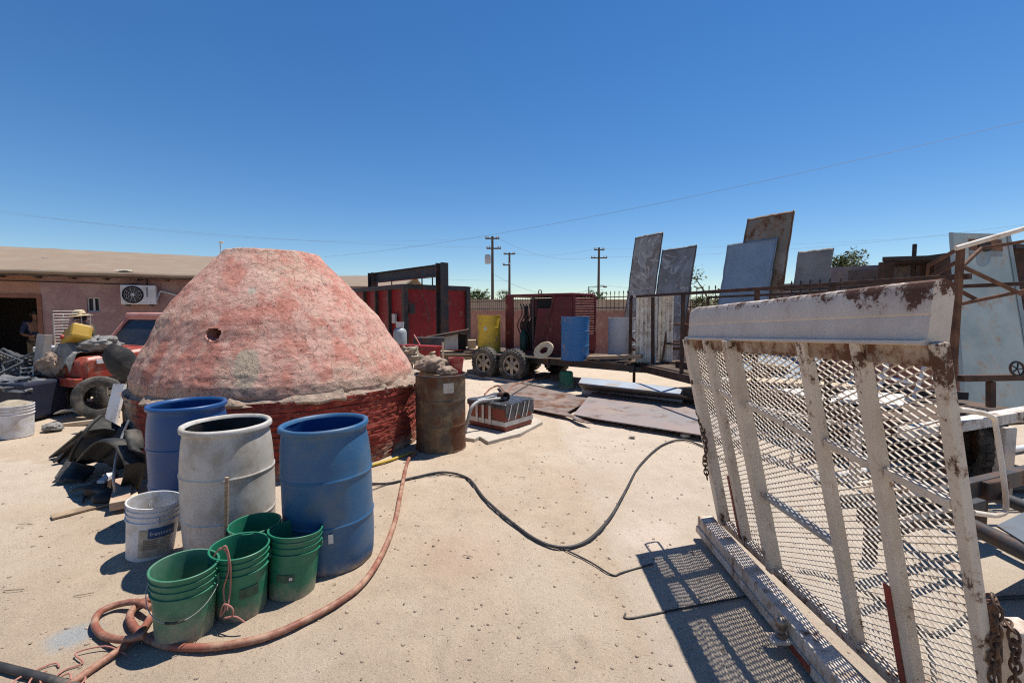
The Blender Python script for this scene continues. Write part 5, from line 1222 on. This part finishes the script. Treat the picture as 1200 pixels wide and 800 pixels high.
a = tw(-.16, -.02, .76); b = MB(); b.box((0, 0, .27), (.36, .10, .56)); o = b.build('grey_board', mat('grey_board', (.33, .31, .29), None, 5, .8, dirt=.4), bevel=.006); o.location = a; o.rotation_euler = (R(-8), 0, tphi - .1); tag(o, 'grey upright board standing at the front corner of the truck', 'board')
p = tw(.26, .30, 1.16)
jug = T('jug', 'yellow plastic jerry jug with red cap lying on the truck rags', 'jug', tuple(p), tphi)
Mj = Ry(R(-24)) @ Rx(R(-20))
b = MB(); b.box((0, 0, .12), (.44, .28, .28), Mj); j = b.build('body', M_yjug, jug, bevel=.05)
b = MB(); b.tube(catmull([Mj @ Vector((-.12, -.02, .12)) + Vector((0, 0, .13)), Mj @ Vector((-.08, 0, .22)) + Vector((0, 0, .08)), Mj @ Vector((.08, 0, .22)) + Vector((0, 0, .08)), Mj @ Vector((.13, 0, .12)) + Vector((0, 0, .13))], 5), .022, 10); b.build('handle', M_yjug, jug)
b = MB(); b.lathe([(.035, 0), (.035, .04), (.001, .045)], Mj @ Vector((-.10, -.13, -.02)) + Vector((0, 0, .12)), 16, Mj @ Rx(R(90))); b.build('cap', M_redplastic, jug)
q = tw(.50, .50, 1.14); rag('grey crumpled canvas heap on the truck bonnet right of the yellow jug', q, .26, .24, .14, 41, M_greyrag, .42)
q = tw(.12, .02, .80); rag('dirty sacking bundle hanging over the red truck front bumper', q, .22, .10, .20, 44, M_rag, .4)
b = MB()
for i in range(7): b.tube([tw(-.75 + .02 * i, -.25, .30 + .07 * i), tw(-.25 + .02 * i, -.12, .36 + .07 * i)], .012, 6)
for f in (0, .5, 1): b.tube([tw(-.75 + .5 * f, -.25 + .13 * f, .0), tw(-.63 + .5 * f, -.25 + .13 * f, .80)], .012, 6)
tag(b.build('wire_grille', M_greyd, loc=tuple(tw(-.5, -.2, 0))), 'bent grey wire grille propped before the red truck bumper', 'grille')
# white chest with wire rack, against the house wall
q = D(72, 405, 9.0)
ch = T('white_chest', 'white enamel chest behind the truck bonnet under the wire rack', 'chest', (q.x, q.y, 0), .5)
b = MB(); b.box((0, 0, .46), (.62, .5, .92)); b.build('body', M_white, ch, bevel=.02)
b = MB(); b.box((0, 0, .975), (.66, .54, .1)); b.build('lid', M_white, ch, bevel=.02)
c0, c1, zb, zt = D(64, 398, 8.9), D(97, 398, 9.3), D(64, 402, 8.9).z, D(64, 368, 8.9).z
wr = T('wire_rack', 'white wire shelf rack standing upright before the pink house wall', 'rack', (c0.x, c0.y, zb)); b = MB(); Mr = M_greyp
for p in (c0, c1, c0 + Vector((-.1, .3, 0)), c1 + Vector((-.1, .3, 0))): b.tube([(p.x, p.y, .02), (p.x, p.y, zt)], .012, 6)
b.build('uprights', Mr, wr, world=True)
for i in range(6):
    z = zb + (zt - zb) * i / 5; b = MB()
    for f in (0, .33, .66, 1): o_ = Vector((-.1, .3, 0)) * f; b.tube([(c0.x + o_.x, c0.y + o_.y, z), (c1.x + o_.x, c1.y + o_.y, z)], .008, 5)
    for f in range(9): p = c0.lerp(c1, f / 8); b.tube([(p.x, p.y, z + .002), (p.x - .1, p.y + .3, z + .002)], .005, 5)
    b.tube([(c0.x, c0.y, z + .06), (c1.x, c1.y, z + .06)], .006, 5); b.build('shelf', Mr, wr, world=True)
# spare tyre leaning, black fender liner, board
q = G(118, 490); t = T('spare_tyre', 'dusty bare tyre standing on edge against the red truck', 'tyre', tuple(q))
b = MB(); r, h = .335, .10; Mt = Rz(R(38)) @ Rx(R(80))
b.lathe([(r * .56, -h * .7), (r * .75, -h), (r * .93, -h * .85), (r, -h * .5), (r, h * .5), (r * .93, h * .85), (r * .75, h), (r * .56, h * .7), (r * .60, 0), (r * .56, -h * .7)], (0, 0, r), 44, Mt); b.build('casing', M_tyre, t)
q = D(143, 425, 6.6)
b = MB()
def liner(u, v): a = -1.0 + 2.1 * u; rr = .34 + .05 * math.sin(u * 9); return q + Vector((math.cos(a + 1.9) * rr * .75, -.1 + .22 * v + .05 * u, math.sin(a + 1.0) * rr * .8 - .05 + .02 * v))
b.lathe([(.05, -.03), (.2, -.04), (.29, -.02), (.30, .03), (.22, .07), (.001, .09)], q, 32, Rz(R(20)) @ Rx(R(84)) @ Rz(.5), .035, 3, (.62, .98)); 
o = b.build('mudguard_liner', M_black, loc=(q.x, q.y, q.z - .3)); tag(o, 'black curved plastic mudguard liner propped against the truck side by kiln', 'mudguard')
b = MB(); b.tube([(q.x, q.y, 0), (q.x, q.y, q.z - .2)], .03, 8); tag(b.build('prop_stick', M_darkwood, loc=(q.x, q.y, 0)), 'dark stick propping up the black mudguard liner', 'stick')
q = G(127, 506); b = MB(); b.box((0, 0, .34), (.23, .04, .68)); o = b.build('white_board', M_white, bevel=.004); o.location = q; o.rotation_euler = (R(-15), R(1), R(-18)); tag(o, 'white painted board with pink edge standing against the spare tyre', 'board')
q = G(95, 498); b = MB(); b.box((0, 0, .03), (.5, .08, .06)); o = b.build('drilled_strip', M_palewood, bevel=.004); o.location = q; o.rotation_euler = (0, R(-6), .15); tag(o, 'pale drilled wooden strip lying in front of the spare tyre', 'strip')
q = G(84, 492); b = MB()
b.sheet(lambda u, v: q + Vector((-.2 + .4 * u, -.08 + .3 * v, .02 + .16 * math.sin(math.pi * (.2 + .6 * u)) * (1 - .3 * v))), 14, 4); tag(b.build('curved_sheet', M_greyd, loc=tuple(q), solid=.008), 'bent grey metal scrap lying beside the drilled strip', 'scrap')
q = G(62, 505); lump(q + Vector((0, 0, .06)), (.13, .1, .06), 6, 'grey_bundle', M_greyrag, 'small grey bundle on the sand right of the rubble bucket', 'bundle', .3, 24, 12)
# rubble bucket
rb_ = bucket('white bucket filled with rubble standing at the far left edge', 17, 511, M_whitep, .44, 'rubble_bucket', (0, R(1)), (R(90), -.01, .1), rb=.19, rt=.205)
b = MB(); vs = []
b.lathe([(.20, .425), (.15, .46), (.07, .49), (.001, .50)], (0, 0, 0), 30, None, .03, 5); b.build('rubble_fill', M_rubble, rb_)
b = MB(); rr_ = random.Random(9)
for i in range(40):
    a, r = rr_.uniform(0, 6.28), .17 * math.sqrt(rr_.random()); b.sphere((r * math.cos(a), r * math.sin(a), .49 - r * .3), (.02 + .02 * rr_.random(), .02, .015), 6, 4, Rz(a))
o = b.build('rubble_stones', M_rubble, rb_); o['kind'] = 'stuff'
# black tubs and planks beside the kiln
def tub(label, px, py, zc, r, h, rot, m=M_black):
    p = G(px, py, 0); t = T('black_tub', label, 'tub', tuple(p))
    b = MB(); b.lathe([(r * .55, -h / 2), (r * .62, -h * .48), (r * .75, -h * .2), (r * .9, h * .2), (r * .97, h * .42), (r * 1.05, h * .45), (r * 1.05, h * .5), (r * .95, h * .5), (r * .85, h * .15), (r * .66, -h * .3), (r * .5, -h * .42), (.001, -h * .42)], (0, 0, zc), 40, rot, .015, px); b.build('shell', m, t); return t
tub('black rubber tub tipped on its side with open mouth facing down left', 128, 553, .30, .24, .40, Rz(R(205)) @ Ry(R(62)))
tub('black rubber tub lying behind another, half hidden against the kiln', 148, 556, .27, .22, .32, Rz(R(30)) @ Ry(R(55)))
def scrap(label, px0, py0, z0, px1, py1, z1, w_, h_, m, name='plank', cat='plank'):
    a, b_ = G(px0, py0, z0), G(px1, py1, z1); b = MB(); b.bar(a, b_, w_, h_); c_ = (a + b_) / 2
    return tag(b.build(name, m, loc=(c_.x, c_.y, min(z0, z1)), bevel=.004), label, cat)
M_blkplk = mat('black_plastic_board', (.028, .028, .027), (.06, .055, .05), 5, .55, dirt=.5, dc=(.2, .18, .15))
scrap('long black plastic gutter propped from sand up to the tub', 77, 560, .02, 118, 500, .42, .20, .03, M_blkplk, 'gutter', 'gutter')
scrap('black plastic board lying behind the gutter, tilted towards the tyre', 70, 533, .02, 108, 502, .36, .22, .02, M_blkplk, 'board', 'board')
scrap('thin dark slat resting on the black plastic board', 75, 527, .12, 112, 498, .42, .05, .02, M_darkwood, 'slat', 'slat')
def strip(label, pix, w_, m=M_black, th=.012):
    pts = catmull([G(x, y, z) for x, y, z in pix], 8); b = MB(); vs = []
    def f(u, v):
        x = u * (len(pts) - 1); i = min(int(x), len(pts) - 2); p = pts[i].lerp(pts[i + 1], x - i); d = (pts[i + 1] - pts[i]).normalized(); sd = d.cross(Vector((0, .3, 1))).normalized()
        n_ = sd.cross(d); return p + sd * (v - .5) * w_ + n_ * (.03 * math.sin(v * 3.14) + .012 * noise.noise(Vector((u * 6, v * 3, pix[0][0]))))
    b.sheet(f, 28, 6); c_ = pts[len(pts) // 2]; return tag(b.build('rubber_strip', m, loc=(c_.x, c_.y, 0), solid=th), label, 'rubber strip')
strip('wide black rubber strip curling from the sand up against the tub', [(80, 565, .02), (98, 545, .12), (112, 520, .34), (122, 505, .50)], .26)
strip('black rubber strip bent over the top of the tub pile', [(105, 540, .22), (125, 520, .45), (145, 520, .50), (160, 545, .34)], .20)
strip('narrow black rubber strip hanging down against the brick base', [(155, 505, .62), (160, 530, .45), (156, 560, .2), (150, 575, .03)], .14)
strip('torn black rubber strip flat on the sand in front of the tubs', [(92, 575, .02), (112, 572, .06), (130, 578, .05), (148, 574, .03)], .16)
strip('long black rubber strip leaning from the spare tyre to the sand', [(66, 542, .02), (86, 525, .16), (104, 510, .33), (116, 500, .46)], .12)
o = MB(); pts = [G(138, 585, .03), G(133, 560, .25), D(140, 520, G(138, 575).y), D(151, 492, G(138, 575).y + .1)]; o.tube(catmull(pts, 6), .011, 8); tag(o.build('grey_conduit', M_pipegrey, loc=tuple(pts[0])), 'bent grey conduit rising beside the black tubs', 'conduit')
scrap('pale brick coloured wooden block nearest the white paint bucket', 140, 592, .07, 146, 563, .09, .13, .07, M_brick, 'wood_block', 'block')
scrap('narrow pale wooden block between the kiln and the brick coloured block', 158, 588, .05, 150, 566, .07, .07, .06, M_palewood, 'wood_block', 'block')
scrap('flat weathered plank on the sand left of the white paint bucket', 60, 606, .012, 132, 588, .014, .10, .02, M_wood)
scrap('dark rotten block lying under the black tubs', 108, 578, .05, 130, 560, .06, .12, .09, M_darkwood, 'wood_block', 'block')
scrap('short white wood offcut poking out under the tubs', 118, 566, .10, 130, 556, .12, .06, .05, M_whitep, 'offcut', 'offcut')
scrap('dark iron strap bent on the ground by the rotten block', 97, 588, .015, 101, 574, .05, .02, .015, M_iron, 'iron_strap', 'strap')
q = G(122, 590); b = MB(); b.sphere(q + Vector((0, 0, .05)), (.10, .07, .05), 16, 10); tag(b.build('pot_lid_scrap', M_black, loc=tuple(q)), 'small black domed lid lying on the scrap beside wood blocks', 'lid')
# black crates heap, far left
def crate(label, px, py, Y, rot, size=(.6, .4, .3)):
    p = D(px, py, Y); t = bpy.data.objects.new('plastic_crate', None); COL.objects.link(t); t.location = p; t.rotation_euler = rot; tag(t, label, 'crate', 'black plastic crates by the doorway')
    b = MB(); L_, W_, H_ = size
    for z in (0.01, H_ * .33, H_ * .66, H_ - .02):
        for sgn in (-1, 1): b.box((0, sgn * W_ / 2, z), (L_, .02, .035)); b.box((sgn * L_ / 2, 0, z), (.02, W_, .035))
    n1, n2 = 9, 6
    for i in range(n1 + 1):
        for sgn in (-1, 1): b.box((-L_ / 2 + L_ * i / n1, sgn * W_ / 2, H_ / 2), (.016, .016, H_))
        b.box((-L_ / 2 + L_ * i / n1, 0, .01), (.016, W_, .014))
    for i in range(n2 + 1):
        for sgn in (-1, 1): b.box((sgn * L_ / 2, -W_ / 2 + W_ * i / n2, H_ / 2), (.016, .016, H_))
        b.box((0, -W_ / 2 + W_ * i / n2, .012), (L_, .016, .014))
    b.build('lattice', M_crate, t); return t
crate('black slatted plastic crate tipped up highest in the crate heap', 24, 433, 7.9, (R(58), R(10), R(-30)))
crate('black plastic crate tilted right of the highest crate', 47, 436, 7.8, (R(62), R(-22), R(20)))
crate('black plastic crate lying at the far left of the heap', 4, 440, 7.6, (R(30), R(18), R(-10)))
lump(D(10, 452, 7.1), (.42, .35, .13), 21, 'netting_heap', M_crate, 'heap of dark plastic netting below the black crates', 'netting', .5)
q = D(12, 474, 7.1); b = MB(); b.box((q.x, q.y + .1, .32), (1.0, .7, .58)); tag(b.build('blue_bin', M_bluebag, loc=(q.x, q.y + .1, 0), bevel=.05), 'dark blue bin under the heap of crates and netting', 'bin')

# ------------------------------------------------------------------ people
def person(label, loc, rz, joints, edges, radii, shirt, trousers, shirt_j, trouser_j, hair_m=None, hat=False, scale=1.0):
    t = T('person', label, 'person', loc, rz)
    def skin(name, js, m, grow, root):
        idx = {j: i for i, j in enumerate(js)}; me = bpy.data.meshes.new(name)
        me.from_pydata([joints[j] for j in js], [(idx[a], idx[b_]) for a, b_ in edges if a in idx and b_ in idx], []); me.materials.append(m)
        o = bpy.data.objects.new(name, me); COL.objects.link(o); o.parent = t
        md = o.modifiers.new('skin', 'SKIN'); md.use_smooth_shade = True
        for j, i in idx.items():
            v = me.skin_vertices[0].data[i]; v.radius = (radii[j][0] + grow, radii[j][1] + grow); v.use_root = (j == root)
        s_ = o.modifiers.new('sub', 'SUBSURF'); s_.levels = s_.render_levels = 2
        return o
    skin('body', list(joints), M_skin, 0, 'pelvis')
    skin('shirt', shirt_j, shirt, .012, 'pelvis'); skin('trousers', trouser_j, trousers, .012, 'pelvis')
    h = Vector(joints['head'])
    b = MB(); b.sphere(h + Vector((0, .012, .035)), (.085, .10, .095), 18, 12); b.build('hair', M_hair, t)
    b = MB()
    for sx in (-1, 1): b.sphere(h + Vector((sx * .03, -.095, .01)), .009, 8, 6)
    b.build('eyes', M_hair, t)
    b = MB(); b.sphere(h + Vector((0, -.105, -.02)), (.013, .018, .022), 10, 8); b.build('nose', M_skin, t)
    for sx in (-1, 1): b = MB(); b.sphere(h + Vector((sx * .088, .0, -.01)), (.012, .02, .03), 8, 6); b.build('ear', M_skin, t)
    if hat:
        ho = T('straw_hat', 'pale straw hat with dark band worn by the person behind the truck', 'hat', tuple(Vector(loc) + Rz(rz) @ (h + Vector((0, 0, .06)))), rz)
        b = MB(); b.lathe([(.21, .005), (.20, .0), (.10, .02), (.098, .07), (.085, .11), (.05, .125), (.001, .12)], (0, 0, 0), 32, Rx(R(6)), .012, 2); b.build('crown_and_brim', M_straw, ho, solid=.006)
        b = MB(); b.lathe([(.103, .022), (.102, .045)], (0, 0, 0), 32, Rx(R(6)), 0, 0); b.build('band', M_darkwood, ho)
    return t
J = dict(pelvis=(0, 0, .95), belly=(0, 0, 1.1), chest=(0, -.01, 1.30), neck=(0, 0, 1.47), chin=(0, -.02, 1.54), head=(0, -.02, 1.62), crown=(0, -.01, 1.70),
         shl=(.18, 0, 1.40), ell=(.25, -.02, 1.13), wrl=(.10, -.26, 1.10), hal=(.03, -.33, 1.12), shr=(-.18, 0, 1.40), elr=(-.25, -.02, 1.13), wrr=(-.10, -.26, 1.08), har=(-.03, -.33, 1.10),
         hil=(.09, 0, .88), knl=(.11, -.02, .50), anl=(.12, .03, .09), tol=(.13, -.13, .03), hir=(-.09, 0, .88), knr=(-.11, -.02, .50), anr=(-.12, .03, .09), tor=(-.13, -.13, .03))
E = [('pelvis', 'belly'), ('belly', 'chest'), ('chest', 'neck'), ('neck', 'chin'), ('chin', 'head'), ('head', 'crown'), ('chest', 'shl'), ('shl', 'ell'), ('ell', 'wrl'), ('wrl', 'hal'), ('chest', 'shr'), ('shr', 'elr'), ('elr', 'wrr'), ('wrr', 'har'), ('pelvis', 'hil'), ('hil', 'knl'), ('knl', 'anl'), ('anl', 'tol'), ('pelvis', 'hir'), ('hir', 'knr'), ('knr', 'anr'), ('anr', 'tor')]
RAD = dict(pelvis=(.14, .11), belly=(.135, .10), chest=(.16, .11), neck=(.05, .05), chin=(.06, .07), head=(.08, .095), crown=(.055, .065), shl=(.065, .065), ell=(.045, .045), wrl=(.03, .03), hal=(.04, .022), shr=(.065, .065), elr=(.045, .045), wrr=(.03, .03), har=(.04, .022), hil=(.09, .09), knl=(.06, .06), anl=(.042, .042), tol=(.04, .03), hir=(.09, .09), knr=(.06, .06), anr=(.042, .042), tor=(.04, .03))
SJ = ['pelvis', 'belly', 'chest', 'shl', 'ell', 'shr', 'elr']; TJ = ['pelvis', 'hil', 'knl', 'anl', 'hir', 'knr', 'anr']
q = hp_(.40, -.75, 0)
person('person in dark blue shirt standing inside the shaded doorway, hands together', tuple(q), R(50), J, E, RAD, M_navy, M_khaki, SJ, TJ)
J2 = dict(J); J2.update(neck=(0, -.04, 1.44), chin=(0, -.10, 1.49), head=(0, -.12, 1.56), crown=(0, -.11, 1.64), chest=(0, -.03, 1.29))
q = D(118, 372, 9.7)
person('person in olive shirt and straw hat bending behind the red truck', (q.x + .0, q.y - .3, -.03), R(-60), J2, E, RAD, M_olive, M_khaki, SJ, TJ, hat=True)

# ------------------------------------------------------------------ beyond the wall: buildings, trees, poles, wires
nb = T('grey_building', 'purple grey flat roofed building beyond the fence with dark canopy', 'building', (12, 14, 0))
b = MB(); p0, p1 = D(972, 330, 14.5), D(1045, 330, 12.5); zt = D(1000, 311, 13.8).z
b.bar(Vector((p0.x, p0.y, zt / 2)), Vector((p1.x + 3.5, p1.y - 1.0, zt / 2)), .25, zt)
b.bar(Vector((D(915, 340, 16).x, 16, D(930, 333, 16).z / 2)), Vector((p0.x, p0.y, D(930, 333, 16).z / 2)), .25, D(930, 333, 16).z); b.build('wall', M_greywall, nb, world=True)
b = MB(); p = D(1014, 330, 13.1); b.box((p.x, p.y, 1.5), (.85, .2, 2.7), Rz(-.5)); b.build('roller_door', mat('brown_grey_door', (.13, .11, .10), None, 3, .7), nb, world=True)
ca = T('canopy', 'dark steel canopy roof behind the fence, left of the pale green sheet', 'canopy', (11, 11.8, 0))
zc = D(1034, 302, 11.5).z
b = MB(); a0, a1 = D(1034, 303, 11.5), D(1118, 297, 10.6)
b.plate([Vector((a0.x, a0.y, zc - .08)), Vector((a1.x + 3.5, a1.y - .6, zc - .08)), Vector((a1.x + 5.0, a1.y + 3, zc)), Vector((a0.x + 2.7, a0.y + 3, zc))], .1); b.build('roof', M_iron, ca, world=True)
for p in (D(1038, 320, 11.5), D(1105, 320, 10.7), Vector((a1.x + 3, a1.y, 0))):
    b = MB(); b.box((p.x + .05, p.y + .06, zc / 2 - .05), (.22, .22, zc - .1)); b.build('post', M_rustdk, ca, world=True)
p = D(1072, 286, 12.6); b = MB(); b.tube([(p.x, p.y, 0), (p.x, p.y, p.z)], .05, 8); tag(b.build('vent_pipe', M_iron, loc=(p.x, p.y, 0)), 'thin black vent pipe rising above the dark canopy', 'pipe')
sd = T('dark_shed', 'dark shed at the right frame edge behind the pale green sheet', 'shed', (14, 11, 0)); b = MB(); p = D(1190, 292, 10.5); b.box((p.x + 2.2, p.y + 1.2, p.z / 2), (4.4, 2.4, p.z)); b.build('walls', M_rustdk, sd, world=True)
b = MB(); b.box((p.x + 2.2, p.y + 1.2, p.z + .05), (4.7, 2.7, .1)); b.build('roof', M_darksteel, sd, world=True)
fb = T('neighbour_wall', 'tan block wall of the neighbouring yard beyond the spear fence', 'wall', (0, 32, 0)); b = MB(); b.box((6, 34, 1.25), (34, .3, 2.4)); b.build('block_run', M_tanwall, fb, world=True)
b = MB(); b.box((6, 34, 2.48), (34.1, .4, .08)); b.build('coping', M_tanwall, fb, world=True)
def tree(label, px, Y, ztop, rad, m, n=900, zb=1.2, name='leafy_tree', seed=1, leaf=.09, flat=.8):
    rt_ = random.Random(seed); x = (px - CX) / F * Y; t = T(name, label, 'tree', (x, Y, 0))
    b = MB(); lean = rt_.uniform(-.2, .2); b.tube([(0, 0, 0), (lean * .5, 0, zb * .6), (lean, .1, zb + .3)], [.12, .1, .07], 8)
    cl = []
    for i in range(9):
        a = rt_.uniform(0, 6.28); rr = rad * rt_.uniform(.25, .85); c_ = Vector((math.cos(a) * rr, math.sin(a) * rr * .8, zb + (ztop - zb) * rt_.uniform(.25, .88))); cl.append((c_, rad * rt_.uniform(.28, .5)))
        b.tube([(lean, .1, zb + .1), Vector((lean, .1, zb + .3)).lerp(c_, .55) + Vector((0, 0, .1)), c_], [.05, .03, .01], 6)
    b.build('trunk', M_bark, t)
    b = MB()
    for i in range(n):
        c_, r = rt_.choice(cl); d = Vector((rt_.gauss(0, 1), rt_.gauss(0, 1), rt_.gauss(0, .75))); d = d.normalized() * r * rt_.random() ** .4 * rt_.uniform(.7, 1.2)
        p = c_ + d; s_ = leaf * rt_.uniform(.6, 1.5); u = Vector((rt_.uniform(-1, 1), rt_.uniform(-1, 1), rt_.uniform(-.6, .6))).normalized(); v = u.cross(Vector((rt_.uniform(-1, 1), rt_.uniform(-1, 1), 1))).normalized()
        b.add([p - u * s_, p - v * s_ * .45, p + u * s_, p + v * s_ * .45], [(0, 1, 2, 3)])
    b.build('crown', m, t); return t
tree('loose green tree showing between the slate and plain blue sheets', 836, 17.5, 3.25, 1.15, M_leafp, 1100, 1.2, seed=2, leaf=.08)
tree('bushy grey green tree above the purple grey building', 987, 19, 4.15, 1.0, M_leafp, 1500, 1.8, seed=5, leaf=.08)
tree('low green tree left of the utility pole with transformer', 556, 45, 3.5, 2.6, M_leaf, 1100, 1.0, seed=8, leaf=.22)
tree('distant green tree beneath the rightmost utility pole', 690, 48, 3.3, 2.6, M_leaf, 1000, 1.0, seed=9, leaf=.22)
tree('small distant tree right of the palm behind fence', 608, 52, 2.7, 2.2, M_leaf, 600, 1.0, seed=12, leaf=.22)
# palm
Y = 62; x = (589 - CX) / F * Y; pm = T('palm_tree', 'fan palm standing between the two left utility poles', 'palm tree', (x, Y, 0))
b = MB(); b.tube([(0, 0, 0), (.1, 0, 3.0)], [.28, .22], 10); b.build('trunk', M_bark, pm)
b = MB(); rt_ = random.Random(4)
for i in range(46):
    a = rt_.uniform(0, 6.28); el = rt_.uniform(-.6, 1.2); d = Vector((math.cos(a) * math.cos(el), math.sin(a) * math.cos(el), math.sin(el))); p0 = Vector((.1, 0, 3.1)); tip = p0 + d * 1.0; sd_ = d.cross(Vector((0, 0, 1))).normalized()
    for k_ in range(7):
        q = d * .75 + sd_ * (k_ - 3) * .22 + Vector((0, 0, -.08 * abs(k_ - 3))); e_ = tip + q.normalized() * .75
        b.add([tip - sd_ * .04, tip + sd_ * .04, e_], [(0, 1, 2)])
    b.bar(p0, tip, .04, .03)
b.build('crown', M_leaf, pm)
# utility poles
def pole(label, px, ytop, Y, arms, tx=False):
    p = D(px, ytop, Y); t = T('utility_pole', label, 'utility pole', (p.x, p.y, 0)); b = MB(); b.tube([(p.x, p.y, 0), (p.x, p.y, p.z)], [.19, .13], 10); b.build('shaft', M_polewood, t, world=True)
    for dz, L_, off in arms:
        b = MB(); z = p.z - dz; b.bar((p.x - L_ / 2 + off, p.y - .15, z), (p.x + L_ / 2 + off, p.y - .15, z), .12, .14)
        ar = b.build('crossarm', M_polewood, t, world=True)
        for f in (-.46, -.3, .3, .46): b = MB(); b.lathe([(.05, 0), (.08, .06), (.05, .2), (.001, .22)], (p.x + f * L_ + off, p.y - .15, z + .07), 8); b.build('insulator', M_greyd, ar, world=True)
    if tx:
        b = MB(); b.lathe([(.3, 0), (.32, .05), (.32, .85), (.25, .95), (.001, 1.0)], (p.x - .5, p.y - .1, p.z - 2.9), 16); b.build('transformer', M_greyd, t, world=True)
    return p
pa = pole('utility pole with grey transformer can left of two other poles', 577, 277, 50, ((.25, 1.5, 0), (1.3, 1.55, .15)), True)
pb = pole('thin dark utility pole close to the right of the transformer pole', 597, 296, 60, ((.2, 1.5, 0), (1.6, .9, -.4)))
pc = pole('utility pole with double crossarm, standing apart above the engine housing', 702, 290, 58, ((.3, 1.3, 0), (1.3, 2.0, 0)))
p = D(258, 284, 46); lp = T('street_lamp', 'thin street lamp rising above the left shoulder of the kiln', 'street lamp', (p.x, p.y, 0))
b = MB(); b.tube([(p.x, p.y, 0), (p.x, p.y, p.z)], [.10, .05], 8); b.build('shaft', M_greyd, lp, world=True)
b = MB(); b.sphere((p.x + .12, p.y, p.z + .02), (.28, .14, .10), 12, 8); b.build('lamp_head', M_greyp, lp, world=True)
p = D(690, 336, 40); lp = T('street_lamp', 'short lamp post with arm beside the lone utility pole', 'street lamp', (p.x, p.y, 0))
b = MB(); b.tube([(p.x, p.y, 0), (p.x, p.y, p.z), (p.x + 1.3, p.y, p.z + .05)], .05, 8); b.build('shaft', M_iron, lp, world=True)
b = MB(); b.sphere((p.x + 1.4, p.y, p.z), (.2, .12, .08), 10, 6); b.build('lamp_head', M_iron, lp, world=True)
def wire(label, a, b_, sag, r=.012):
    a, b_ = Vector(a), Vector(b_); pts = [a.lerp(b_, i / 24) - Vector((0, 0, sag * 4 * (i / 24) * (1 - i / 24))) for i in range(25)]
    b = MB(); b.tube(pts, r * .6, 5); tag(b.build('overhead_wire', M_wire, loc=tuple(pts[12])), label, 'wire')
wire('long overhead wire rising to the upper right corner of the sky', D(380, 301, 48), D(1290, 120, 20), .9, .016)
wire('overhead wire crossing from the far left sky to the transformer pole', D(-60, 242, 40), pa + Vector((-.6, -.2, -1.2)), .7, .013)
wire('upper wire from the far left sky to the transformer pole top', D(-60, 236, 42), pa + Vector((-.6, -.2, -.15)), 1.6, .010)
wire('sagging wire between transformer pole and lone pole, upper one', pa + Vector((.6, -.2, -.2)), pc + Vector((-.9, -.2, -1.2)), 1.0, .02)
wire('sagging wire between transformer pole and lone pole, lower one', pa + Vector((.1, -.2, -4.0)), pc + Vector((-.1, -.2, -4.8)), 1.6, .025)
wire('wire from thin dark pole to the lone pole', pb + Vector((.5, -.2, -.1)), pc + Vector((-.6, -.2, -.2)), .5, .016)
wire('wire running right from the lone pole behind the sheets', pc + Vector((.8, -.2, -1.2)), D(1290, 250, 48), 1.0, .016)
wire('second wire running right from the lone pole, slightly higher', pc + Vector((.5, -.2, -.2)), D(1290, 262, 50), .6, .012)
wire('low wire from the lone pole right past the tall dark sheet', pc + Vector((.1, -.2, -4.6)), D(900, 335, 52), .6, .018)
wire('low wire running level left from the thin dark pole', pb + Vector((-.1, -.2, -3.6)), D(300, 312, 60), .4, .014)

# ------------------------------------------------------------------ litter on the sand, groups of repeats
mb = MB(); rl = random.Random(17)
for x, y in ((16, 692), (98, 697), (548, 652), (612, 560), (30, 615)):
    p = G(x, y); a = rl.uniform(-.4, .6); L_ = rl.uniform(.025, .06); d = Vector((math.cos(a), math.sin(a), 0)) * L_
    mb.tube([p - d + Vector((0, 0, .006)), p + Vector((rl.uniform(-.01, .01), rl.uniform(-.01, .01), .010)), p + d + Vector((0, 0, .006))], .0025, 5)
for i in range(70):
    Y = rl.uniform(1.9, 6); X = rl.uniform(-1.1, .5) * Y; p = Vector((X, Y, gh(X, Y) + .004)); s_ = rl.uniform(.006, .016); a = rl.uniform(0, 6)
    u = Vector((math.cos(a), math.sin(a), rl.uniform(-.2, .4))) * s_; v = Vector((-math.sin(a), math.cos(a), rl.uniform(-.2, .4))) * s_ * .6
    mb.add([p - u - v, p + u - v, p + u + v, p - u + v], [(0, 1, 2, 3)])
tag(mb.build('litter', mat('dry_litter', (.14, .09, .055), (.30, .24, .17), 30, .9)), kind='stuff')
GROUPS = {'barrel': 'plastic barrels standing before the kiln', 'metal sheet': 'metal sheets leaning on the yard fence', 'utility pole': 'utility poles beyond the yard wall',
          'wire': 'overhead wires crossing the sky', 'tree': 'trees beyond the yard wall', 'rubber strip': 'black rubber strips heaped beside the kiln', 'rack': 'pipe racks behind the gate',
          'steel section': 'steel sections on the rack trailer', 'cable': 'cables lying across the yard', 'plate': 'steel plates lying on the ground', 'street lamp': 'street lamps beyond the wall', 'tub': 'black tubs beside the kiln'}
for o in COL.objects:
    if o.parent is None and 'category' in o:
        g = GROUPS.get(o['category'])
        if g and o.name.split('.')[0] != 'wire_rack': o['group'] = g
        if o['category'] == 'bucket' and 'green bucket' in o['label']: o['group'] = 'green plastic buckets'
        if o['category'] == 'drum' and 'on the trailer' in o['label']: o['group'] = 'drums on the trailer'
